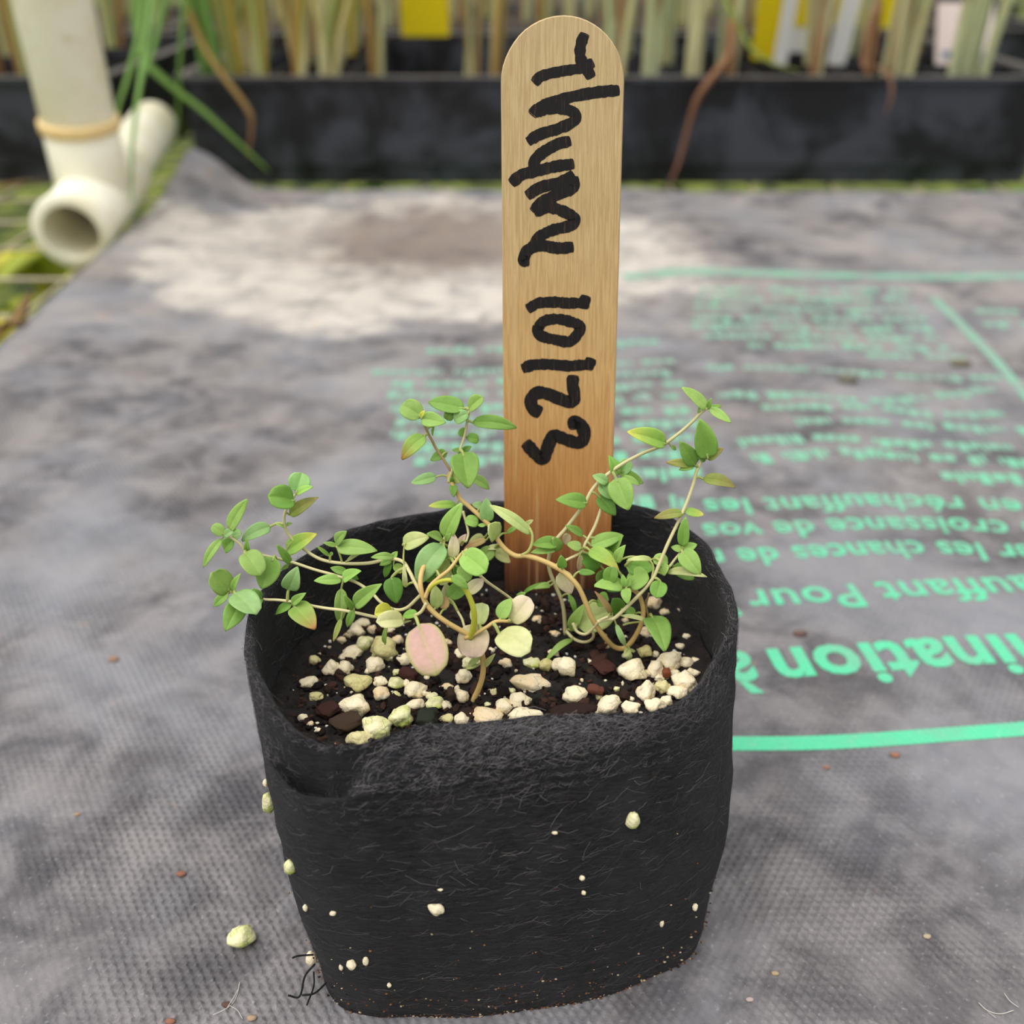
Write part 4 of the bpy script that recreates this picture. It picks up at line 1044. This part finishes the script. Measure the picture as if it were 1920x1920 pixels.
# ------------------------------------------------------------------ thyme
LC = dict(g=((172, 206, 112), (168, 204, 106)), m=((140, 184, 84), (152, 192, 92)), d=((110, 158, 64), (124, 170, 74)), b=((164, 204, 130), (172, 208, 136)),
          y=((164, 202, 96), (232, 222, 104)), Y=((222, 218, 84), (232, 228, 104)), p=((224, 228, 164), (232, 234, 178)), q=((206, 216, 142), (222, 226, 158)),
          k=((216, 176, 168), (230, 190, 178)), c=((230, 220, 174), (238, 214, 198)), t=((208, 180, 122), (188, 146, 102)), r=((168, 202, 100), (208, 148, 88)), o=((162, 180, 88), (176, 162, 94)))
SC = dict(w=(222, 212, 160), t=(222, 190, 122), o=(206, 168, 92), y=(196, 196, 70), g=(196, 200, 120), n=(176, 150, 104))
prnd = random.Random(21)
CAMP = Vector((0, 0, H))

def leaf_geo(base, tip, w, nrm, cols, fold, bend, kind, thick=0.22):
    ax = tip - base; L = ax.length; d = ax / L
    n = nrm - d * nrm.dot(d); n.normalize(); s = d.cross(n)
    NL = 12; QS = (-1, -.8, -.52, -.24, -.09, 0, .09, .24, .52, .8, 1); tw = prnd.uniform(-.35, .35); s0, n0 = s, n; hook = prnd.uniform(-.05, .12)
    top, bot, ct, cb = [], [], [], []
    c0, c1 = np.array(lin(cols[0])), np.array(lin(cols[1])); j1, j2 = prnd.uniform(.88, 1.1), prnd.uniform(.93, 1.06); c0 = c0 * j1 * np.array([1, j2, 1]); c1 = c1 * j1 * np.array([1, j2, 1])
    wav = prnd.uniform(0, 6); pw = 3.0 if cols in (LC['r'], LC['y']) else 1.3
    ec = np.array(lin((206, 204, 130))) if cols is LC['k'] else None
    for i in range(NL + 1):
        t = i / NL
        if kind == 'r': pr = (max(t, .0) ** .42) * ((1 - t) ** .38) * 1.72
        elif kind == 'l': pr = (t ** .5) * ((1 - t) ** .70) * 2.26
        else: pr = (t ** .42) * ((1 - t) ** .72) * 2.10
        hw = max(w / 2 * min(pr, 1.02), 0.05 * w)
        ca, sa = math.cos(tw * t), math.sin(tw * t); s = s0 * ca + n0 * sa; n = n0 * ca - s0 * sa
        c = base + d * (L * t) + n0 * (bend * L * math.sin(math.pi * t) - hook * L * t ** 3)
        cc = c0 + (c1 - c0) * t ** pw
        for q in QS:
            h = fold * hw * abs(q) ** 1.2 - .10 * hw * math.exp(-(q / .10) ** 2) * (1 - t * .6) + 0.04 * w * math.sin(wav + 5 * t + 2 * q) * abs(q)
            p = c + s * (hw * q) + n * h
            th = thick * (1 - .75 * q * q)
            top.append(p + n * th * .5); bot.append(p - n * th * .5)
            rib = math.exp(-(q / .10) ** 2) * (1 - t * .7) * .22; edge = .10 * q ** 4
            if ec is not None: cq = cc + (ec - cc) * min(1, abs(q) ** 8 + .55 * rib / .22 + t ** 12); ct.append(tuple(np.clip(cq, 0, 1))); cb.append(tuple(cq)); continue
            ct.append(tuple(np.clip(cc * (1 + edge) + rib * np.array([.25, .22, .05]), 0, 1))); cb.append(tuple(np.clip(cc * .92 + np.array([.03, .03, .03]), 0, 1)))
    m = len(QS); N = len(top); v = top + bot; f = []
    for i in range(NL):
        for j in range(m - 1):
            a = i * m + j; f.append((a, a + m, a + m + 1, a + 1)); f.append((N + a, N + a + 1, N + a + m + 1, N + a + m))
    border = [j for j in range(m)] + [i * m + m - 1 for i in range(1, NL + 1)] + [NL * m + j for j in range(m - 2, -1, -1)] + [i * m for i in range(NL - 1, 0, -1)]
    for a, b in zip(border, border[1:] + border[:1]): f.append((a, b, N + b, N + a))
    return v, f, ct + cb

STEMS, PENDING = [], []
def stem(plant, pts, wpx, col, leaves, w1=None, name='stem', n=6):
    """pts: (px, py, Y); leaves: 'bx,by,tx,ty,w,colour[,key=value...]' separated by blanks"""
    Q = crom(pts, n); P = [PY(*q) for q in Q]
    wa, wb = wpx, (w1 if w1 else wpx * .8)
    R = [(wa + (wb - wa) * i / (len(P) - 1)) * axial(p) / F * .5 * (1 + .06 * mnoise.noise(p * .9)) for i, p in enumerate(P)]
    v, f = tube(P, R, 9)
    cc = lin(SC[col]); st = mesh_obj(name, v, f, M['stem'], plant, cols=[cc] * len(v))
    STEMS.append((st, np.array(Q), P, R)); k = len(STEMS) - 1
    for spec in leaves.split(): PENDING.append((k, spec))
def grow_leaves():
    """each leaf sits on its own stem unless another stem passes clearly nearer"""
    for own, spec in PENDING:
        a = spec.split(','); bx, by, tx, ty, w = map(float, a[:5]); c = a[5]; kw = dict(e.split('=') for e in a[6:])
        best = None
        for k, (st, Qa, P, R) in enumerate(STEMS):
            dd = np.hypot(Qa[:, 0] - bx, Qa[:, 1] - by); i = int(np.argmin(dd)); sc = dd[i] - (9 if k == own else 0)
            if best is None or sc < best[0]: best = (sc, k, i)
        st, Qa, P, R = STEMS[best[1]]; i = best[2]
        Yb = Qa[i, 2] + float(kw.get('y', 0))
        b = PY(bx, by, Yb); k = axial(b) / F; Lm = math.hypot(tx - bx, ty - by) * k
        dt = float(kw['t']) if 't' in kw else prnd.uniform(-.45, .30) * Lm
        t = PY(tx, ty, Yb + dt)
        nr = (CAMP - b).normalized() + Vector((0, 0, 1)) * float(kw.get('u', .55)) + Vector((prnd.uniform(-.3, .3), 0, prnd.uniform(-.2, .2))) + Vector((float(kw.get('x', 0)), 0, 0))
        kind = kw.get('k', 'r' if w > .72 * math.hypot(tx - bx, ty - by) else ('l' if w < .36 * math.hypot(tx - bx, ty - by) else 'o'))
        bend = float(kw.get('b', prnd.uniform(.02, .10))); fold = float(kw.get('f', prnd.uniform(.10, .42)))
        lv, lf, lc = leaf_geo(b, t, w * k * 1.12, nr, LC[c], fold, bend, kind, thick=min(.24, .22 * w * k))
        mb = MB(); mb.add(lv, lf); mb.c = list(lc)
        sp = P[i]
        if (b - sp).length > R[i] * .6:
            mid = (sp + b) / 2 + Vector((0, 0, .15 * (b - sp).length))
            pp = crom([sp, mid, b, b + (t - b) * .12], 4); r0 = max(.16, min(.27, w * k * .10))
            tv, tf = tube(pp, [r0 * (1.1 - .4 * q / (len(pp) - 1)) for q in range(len(pp))], 6)
            mb.add(tv, tf, tuple(lin((200, 206, 130))))
        mb.build('leaf', M['leaf'], st)

TA = empty('thyme_plant', PZ(886, 1319, 39.6)); tag(TA, 'sprawling thyme seedling whose sprigs spread over the left rim, with a big pink lower leaf', 'plant')
TB = empty('thyme_plant', PZ(1168, 1216, 39.6)); tag(TB, 'thyme seedling beside the wooden label with long sprigs reaching over the back right rim', 'plant')

# --- seedling with the pink leaf: main stems
stem(TA, [(884, 1326, 112.2), (888, 1312, 112), (896, 1295, 112), (903, 1275, 112), (906, 1254, 112), (905, 1232, 112), (898, 1208, 112), (884, 1193, 112), (860, 1180, 112), (835, 1165, 112), (812, 1147, 112.5), (796, 1126, 113), (789, 1102, 113.5), (789, 1080, 114.5), (796, 1060, 116), (812, 1040, 117.5), (824, 1026, 118.4), (832, 1014, 119)], 11, 't',
"""785,1172,818,1263,68,k,y=-2.2,t=-6,k=r,f=.16,b=.07,u=.9 892,1170,884,1234,58,c,y=1.6,t=-3,k=r,f=.1,b=.02,u=1.3 902,1230,876,1252,12,q 908,1250,928,1226,10,q 896,1246,872,1254,8,q
832,1021,780,1094,44,b,y=-.6,t=-3,b=.16 834,1007,863,945,31,g,y=.6,t=0,b=.07 829,1012,803,1000,19,g,y=-.4,t=-2 849,1047,850,1000,21,c,y=1.5,t=1.5 841,1048,822,1092,32,q,y=1.8,t=2
868,1038,912,1074,44,g,y=-.8,t=-3,k=r 926,1030,893,1052,26,g,y=1.5,t=.5 926,1036,957,1050,26,q,y=2.6,t=1 938,1026,911,1028,11,p,y=1.6 851,1060,864,1090,28,m,y=1.4,t=2 836,1014,846,1000,10,g
908,1008,878,1022,22,q,y=2.2,t=1 912,1012,868,1029,13,t,y=1.2,t=0 862,1022,873,1002,13,c,y=2.2 846,1030,836,1052,24,b,y=.4,t=-1""", 9)
stem(TA, [(797, 1122, 112.6), (806, 1100, 113), (822, 1084, 114), (840, 1070, 115), (852, 1056, 116), (864, 1040, 117), (876, 1030, 118)], 8, 't', "866,1042,888,1064,24,m,y=1.2 858,1064,884,1086,26,g,y=.3 846,1072,826,1096,22,q,y=1.2 884,1076,908,1058,20,m,y=1.5 812,1064,800,1092,20,d,y=2 850,1082,882,1102,22,m,y=.5 842,1122,870,1096,28,m,y=1.8,t=2 820,1140,816,1098,24,q,y=1.8,t=1,f=.06 840,1128,836,1094,20,p,y=2.6,t=1,f=.06", 6)
stem(TA, [(800, 1112, 112.8), (814, 1096, 112.6), (834, 1088, 112.2), (854, 1090, 111.8), (870, 1102, 111.5), (882, 1124, 111.2), (889, 1150, 111), (888, 1176, 111.2), (882, 1196, 111.6)], 6.5, 'y', "848,1080,878,1104,18,m,y=-.3,t=-1,b=.1 878,1114,906,1086,24,c,y=2,t=2 836,1142,828,1118,19,t,y=2.4,t=1", 13)
stem(TA, [(882, 1196, 112.2), (872, 1178, 113), (866, 1160, 114), (858, 1146, 115)], 5, 'w', "", 5)
stem(TA, [(872, 1197, 111.6), (892, 1188, 111.2), (912, 1176, 111), (930, 1165, 111.2), (953, 1165, 111.8)], 8, 't',
"""936,1188,994,1219,54,p,y=-.8,t=-4,k=r,b=.08 958,1166,994,1121,42,c,y=1.0,t=1.5,b=.1 937,1161,958,1122,25,g,y=1.0,t=2 970,1124,985,1111,13,m,y=1.5 897,1173,905,1131,34,p,y=2.2,t=2.5,k=r""", 6)
stem(TA, [(899, 1078, 116.5), (912, 1090, 117), (932, 1104, 118), (952, 1118, 119), (964, 1128, 119)], 6, 'w', "968,1125,948,1148,12,q,y=-.5", 5)

# --- left sprigs
stem(TA, [(800, 1130, 113), (778, 1092, 115), (768, 1072, 117), (755, 1053, 118.5), (730, 1048, 120), (690, 1056, 121), (640, 1056, 122), (600, 1048, 123), (568, 1028, 124), (546, 1008, 124.5), (535, 990, 124.5), (533, 968, 124.5), (539, 950, 124.5), (550, 932, 124.5), (556, 925, 124.5)], 7.5, 'w',
"""556,922,566,886,37,b,t=1.5,k=r 557,926,586,913,16,g 551,939,504,930,42,m,y=-.8,t=-2 543,965,594,933,22,o,y=.3,t=0 535,987,517,983,8,g 537,985,548,981,7,m 507,987,453,1014,27,b,t=-2,b=.14 537,1034,589,1001,30,y,t=-1
738,1045,696,1044,13,g,b=.18 735,1048,745,1034,12,g 735,1050,711,1059,12,m 733,1055,722,1082,14,d 738,1060,756,1072,16,y 735,1082,743,1131,33,d,t=-2 756,1022,803,1006,32,q,y=.4,t=0,k=o 760,1100,757,1060,9,p,b=.2
632,1026,707,1033,29,g,y=-.4,t=-1,b=.12 630,1019,648,996,20,g 630,1023,606,1018,9,g 618,1043,594,1024,7,m 620,1042,622,1035,6,m 650,1052,688,1033,8,q""", 5)
stem(TA, [(642, 1056, 122), (637, 1040, 122), (632, 1027, 122), (630, 1020, 122)], 4, 'g', "", 3.5)
stem(TA, [(762, 1080, 117.5), (757, 1052, 118), (757, 1036, 118.5), (759, 1018, 118.8)], 4, 'g', "", 3)
stem(TA, [(792, 1112, 113.5), (782, 1122, 114), (762, 1140, 114.5), (740, 1143, 115), (715, 1130, 116.5), (698, 1113, 118), (672, 1094, 119.5), (640, 1082, 120.5), (590, 1068, 121.5), (548, 1054, 122), (520, 1047, 122), (492, 1041, 122), (464, 1035, 121.5), (450, 1020, 121.5), (436, 1010, 121.5), (424, 1004, 121.5)], 6.5, 'w',
"""420,1002,398,985,21,g 420,1005,443,992,14,b 430,993,464,936,25,g,t=0 416,1010,381,1064,16,g,t=-2,b=.12 438,1012,420,1032,24,m,y=.8 436,1006,453,1000,22,b,y=.8 462,1036,463,1012,10,m
459,1036,488,1078,40,g,y=-.8,t=-3,k=r,f=.3 514,1045,491,1104,42,m,y=-1.0,t=-2.5,k=o 545,1058,518,1021,14,m 546,1056,531,1034,9,g 541,1060,528,1068,8,m
640,1103,636,1169,23,g,y=-.3,t=-2 641,1087,590,1088,18,g 643,1086,678,1071,22,g,y=-.4 655,1080,673,1086,11,d,y=.5 650,1074,620,1065,14,m,y=.6 735,1145,703,1151,28,Y,y=-.8,t=-1.5 640,1160,625,1203,10,o,t=-3""", 5)
stem(TA, [(800, 1130, 112.6), (786, 1150, 112.6), (752, 1160, 113.4), (706, 1157, 114.4), (668, 1149, 115), (640, 1144, 115.5), (615, 1141, 116), (590, 1137, 116.4), (570, 1132, 116.8), (548, 1128, 117), (520, 1125, 117.2), (496, 1124, 117.4), (474, 1118, 117.6), (448, 1113, 117.6), (434, 1110, 117.6)], 6.5, 'w',
"""431,1108,395,1074,42,g,t=-1,k=r 436,1108,450,1076,13,g 429,1112,401,1137,16,g 440,1112,479,1151,46,b,y=-1.2,t=-4,k=r 450,1130,424,1180,36,m,y=-1.8,t=-4 490,1120,473,1103,10,m,y=-.6,t=-1 488,1122,484,1141,11,m,y=-.8,t=-2
541,1106,557,1066,31,b,y=.3,t=0 548,1132,574,1112,15,g,y=-.3 547,1134,513,1152,17,m 552,1136,592,1181,40,r,y=-.5,t=-4,k=o 665,1136,712,1096,27,g,t=-1 662,1143,646,1117,12,m 663,1144,651,1176,14,m
756,1163,706,1166,31,p,y=-.6,t=-2,k=r 783,1150,754,1156,16,m,y=.3 735,1175,770,1163,6,q 722,1206,721,1178,8,g,y=-2""", 5)
# --- upright sprigs on the left of the label
stem(TB, [(985, 1042, 124.5), (967, 1042, 125), (948, 1030, 126), (932, 1010, 127), (922, 990, 128), (900, 968, 129), (880, 950, 130), (864, 936, 130.5), (855, 920, 131), (846, 904, 131.5), (841, 894, 132), (848, 880, 132)], 10, 't',
"""818,894,771,906,20,b,t=-1 848,905,846,894,8,d 850,908,851,931,14,m,t=-1.5 850,906,861,879,24,q,y=.6 855,946,804,949,15,y,t=-1,k=l 872,975,897,981,21,g,y=-.3 862,950,862,970,10,m
914,978,912,935,25,b,t=1 905,950,885,945,13,b,y=.8 930,986,939,982,9,g 910,985,896,985,7,g 928,1010,917,983,34,q,y=-.6,t=-.5,k=r 997,1002,918,947,20,q,y=.3,t=2,b=.16 985,985,1000,975,9,q,y=2.5 950,1000,975,985,9,m,y=2""", 7)
stem(TB, [(978, 1041, 124.6), (990, 1034, 124.4), (997, 1020, 124.6), (998, 1003, 125), (993, 990, 125.4)], 6, 'g', "", 5)
stem(TB, [(868, 958, 129.6), (874, 980, 129), (878, 1000, 128), (874, 1016, 127)], 5, 'w', "", 4)
stem(TB, [(846, 884, 132), (842, 878, 132), (830, 859, 132.5), (817, 840, 133), (810, 826, 133), (804, 815, 133), (797, 800, 133), (791, 784, 133)], 5.5, 'n',
"""789,781,754,757,37,g,t=.5,k=r 790,785,836,793,27,g,t=-1 789,781,796,770,8,Y 788,783,772,780,8,g 797,817,752,860,29,r,t=-2,b=.14 838,848,808,863,20,m,y=.8 813,800,811,818,5,g""", 5)
stem(TB, [(840, 905, 131.6), (850, 876, 132), (862, 845, 132.5), (872, 814, 133), (876, 790, 133), (880, 768, 133)], 5.5, 'w',
"""880,768,903,744,25,g 878,775,852,788,23,b,y=-.3 870,766,802,752,31,m,y=.5,t=2 846,770,838,788,18,m,y=1 886,792,968,799,25,m,t=-1,b=.12 875,820,898,825,19,m,y=.6 872,815,861,806,17,m,y=.6
866,846,848,843,9,m 868,846,884,837,11,d 868,849,878,915,48,m,y=-1,t=-4,f=.45,k=o 885,896,919,916,19,g,y=.5""", 5)

# --- seedling beside the label
stem(TB, [(982, 1041, 124.6), (1008, 1048, 124), (1036, 1060, 123.4), (1060, 1075, 122.6), (1084, 1100, 121.8), (1100, 1135, 121.2), (1112, 1163, 121), (1130, 1190, 121.4), (1150, 1212, 122.4), (1168, 1216, 123), (1182, 1206, 122.8), (1196, 1184, 122.6), (1205, 1160, 122.6), (1205, 1135, 122.8), (1195, 1112, 122.8), (1176, 1101, 122.6)], 10.5, 't',
"""1168,1097,1114,1099,29,g,y=-.5,t=-1 1180,1100,1213,1071,38,g,y=-.3,t=.5,k=r 1172,1100,1167,1077,12,g,y=-.7 1176,1100,1180,1082,11,g,y=-.8 1174,1103,1177,1132,18,g,y=-1.2,t=-2 1165,1106,1138,1107,10,d
1180,1216,1196,1228,5,q 1180,1217,1170,1232,12,q,y=-1.6,t=-1.4 1120,1128,1142,1124,28,m,y=2.4 1146,1152,1114,1108,11,t,y=2,b=.25 1166,1150,1150,1124,26,d,y=3 1192,1150,1163,1142,15,m,y=1""", 9)
stem(TB, [(1120, 1166, 120.6), (1136, 1161, 120.8), (1150, 1160, 121), (1166, 1147, 121), (1198, 1116, 121.2), (1222, 1088, 121.5), (1236, 1058, 122.4), (1252, 1020, 123.5), (1272, 978, 125), (1287, 944, 126), (1300, 908, 127), (1306, 884, 127.5), (1316, 864, 128), (1322, 852, 128)], 7.5, 'w',
"""1327,859,1311,785,39,m,y=-.5,t=1,f=.4,k=o 1325,859,1356,841,19,o,y=.3 1322,863,1304,850,15,m 1303,872,1275,827,27,m,y=-.2,t=0 1302,873,1249,867,15,o,b=.1 1300,874,1274,880,13,m 1318,898,1380,913,23,o,t=-1,b=.14
1282,962,1228,969,17,o,b=.1 1285,958,1319,966,17,y 1283,963,1261,962,10,g 1250,1073,1323,1078,15,q,t=-3,b=.12 1262,1062,1301,1086,26,m,y=.8 1222,1049,1176,1050,11,q,y=.4,b=.14 1173,1060,1226,1065,35,m,y=1.6,t=1
1224,1048,1253,1055,25,g,y=1.2 1240,1076,1253,1060,21,g,y=.4 1238,1090,1231,1120,29,m,y=-.4,t=-2,k=r 1165,1154,1225,1175,9,q,y=-.2,b=.22 1155,1170,1173,1213,11,b,b=.2 1222,1156,1246,1223,44,m,y=-2.4,t=-7,k=o,b=.12,u=1.0""", 6)
stem(TB, [(1222, 1086, 121.6), (1225, 1064, 122), (1219, 1052, 122.2), (1205, 1047, 122.4)], 4, 'g', "", 3.5)
stem(TB, [(1254, 1064, 122.6), (1266, 1048, 123), (1280, 1030, 123.4)], 5, 'w', "1280,1024,1286,969,20,m,t=1 1279,1031,1258,1026,13,g 1281,1030,1307,1021,16,g 1279,1034,1313,1076,33,g,y=-.6,t=-3", 4)
stem(TB, [(1168, 1172, 122), (1182, 1168, 122.4), (1200, 1166, 122.8)], 4, 'g', "", 3.5)
stem(TB, [(1217, 1112, 124.5), (1212, 1134, 124.4), (1216, 1158, 124)], 4, 'n', "", 3.5)
# top right sprig
stem(TB, [(1060, 1190, 127.2), (1058, 1155, 127.4), (1053, 1126, 127.6), (1040, 1095, 128), (1030, 1068, 128.2), (1029, 1045, 128.4), (1040, 1016, 128.8), (1060, 992, 129.2), (1080, 966, 129.6), (1096, 945, 130), (1108, 922, 130.4), (1122, 904, 130.8), (1142, 887, 131), (1170, 868, 131.4), (1205, 850, 131.8), (1240, 836, 132), (1270, 815, 132), (1298, 791, 132), (1314, 774, 132), (1325, 766, 132)], 7.5, 'w',
"""1325,767,1280,726,24,g,t=1 1328,765,1334,746,9,g 1330,765,1371,793,17,g,t=-2 1328,766,1353,761,8,m 1248,832,1175,811,33,y,y=-.4,t=-1 1258,836,1268,844,8,m 1310,777,1312,760,5,g
1157,892,1142,854,21,m,t=1 1162,888,1180,862,25,b,y=.6 1165,886,1206,906,19,m,y=.4 1165,893,1199,909,13,g,y=.2 1155,897,1179,956,42,g,y=-.8,t=-3,k=o 1140,905,1112,891,19,b,y=-.4 1124,908,1151,936,27,b,y=-.3,t=-1 1100,943,1043,937,29,m,y=-.3,t=-1
1122,930,1155,965,27,d,y=-.2,t=-2 1045,1019,999,1022,24,m,y=-1.2,t=-1 1042,1031,995,1037,15,g,y=-1.6,t=-1 1036,1010,1051,1031,19,m,y=-1.5 1051,1072,1070,1113,30,c,y=1.6,t=-1 1055,1066,1052,1041,17,m,y=-.4
1028,1092,977,1119,8,m,y=-.6,b=.2 1032,1098,1002,1103,11,g,y=-.8,b=.16 1066,1114,1079,1152,10,m,y=-.8,b=.2 1072,1182,1097,1132,22,g,y=-1.6,t=-1,b=.12 1083,1174,1147,1141,52,q,y=1.9,t=1.2,k=r,f=.12""", 6)
stem(TB, [(1129, 948, 129.4), (1116, 985, 128.4), (1099, 1016, 127.4), (1088, 1036, 126.6), (1064, 1049, 125.4), (1042, 1060, 124.2)], 6, 'w',
"""1090,1028,1063,1020,19,g,y=-.4 1108,1023,1168,1003,27,g,y=-.2,t=1 1142,1032,1169,1004,27,m,y=.5 1105,1031,1160,1067,27,y,y=-1,t=-3,b=.14 1156,1053,1171,1023,18,g,y=-.6 1110,1035,1152,1042,22,m,y=.6
1092,1040,1121,1066,29,d,y=.4 1088,1040,1085,1071,11,c,y=-.2 1085,1072,1116,1075,12,d,y=.2 1092,1004,1061,985,15,m,y=.4 1066,1000,1060,1021,15,c,y=.6 1132,1068,1128,1092,26,m,y=.2 1148,1062,1142,1092,26,m,y=0 1098,1060,1112,1072,20,m,y=.4""", 5)
stem(TB, [(1074, 1168, 122.6), (1082, 1184, 122), (1098, 1189, 121.4), (1112, 1178, 121), (1124, 1164, 120.6), (1140, 1156, 120.6)], 6, 'w', "", 5)
stem(TB, [(1062, 1184, 126.5), (1076, 1198, 125), (1094, 1204, 123.6), (1108, 1200, 122.4), (1113, 1190, 121.6), (1108, 1180, 121.4)], 6.5, 'w', "1073,1199,1021,1242,13,g,y=-.6,t=-4,b=.2", 5)
grow_leaves()
for nm_ in list(bpy.data.objects):
    if '_o' in nm_: del nm_['_o']
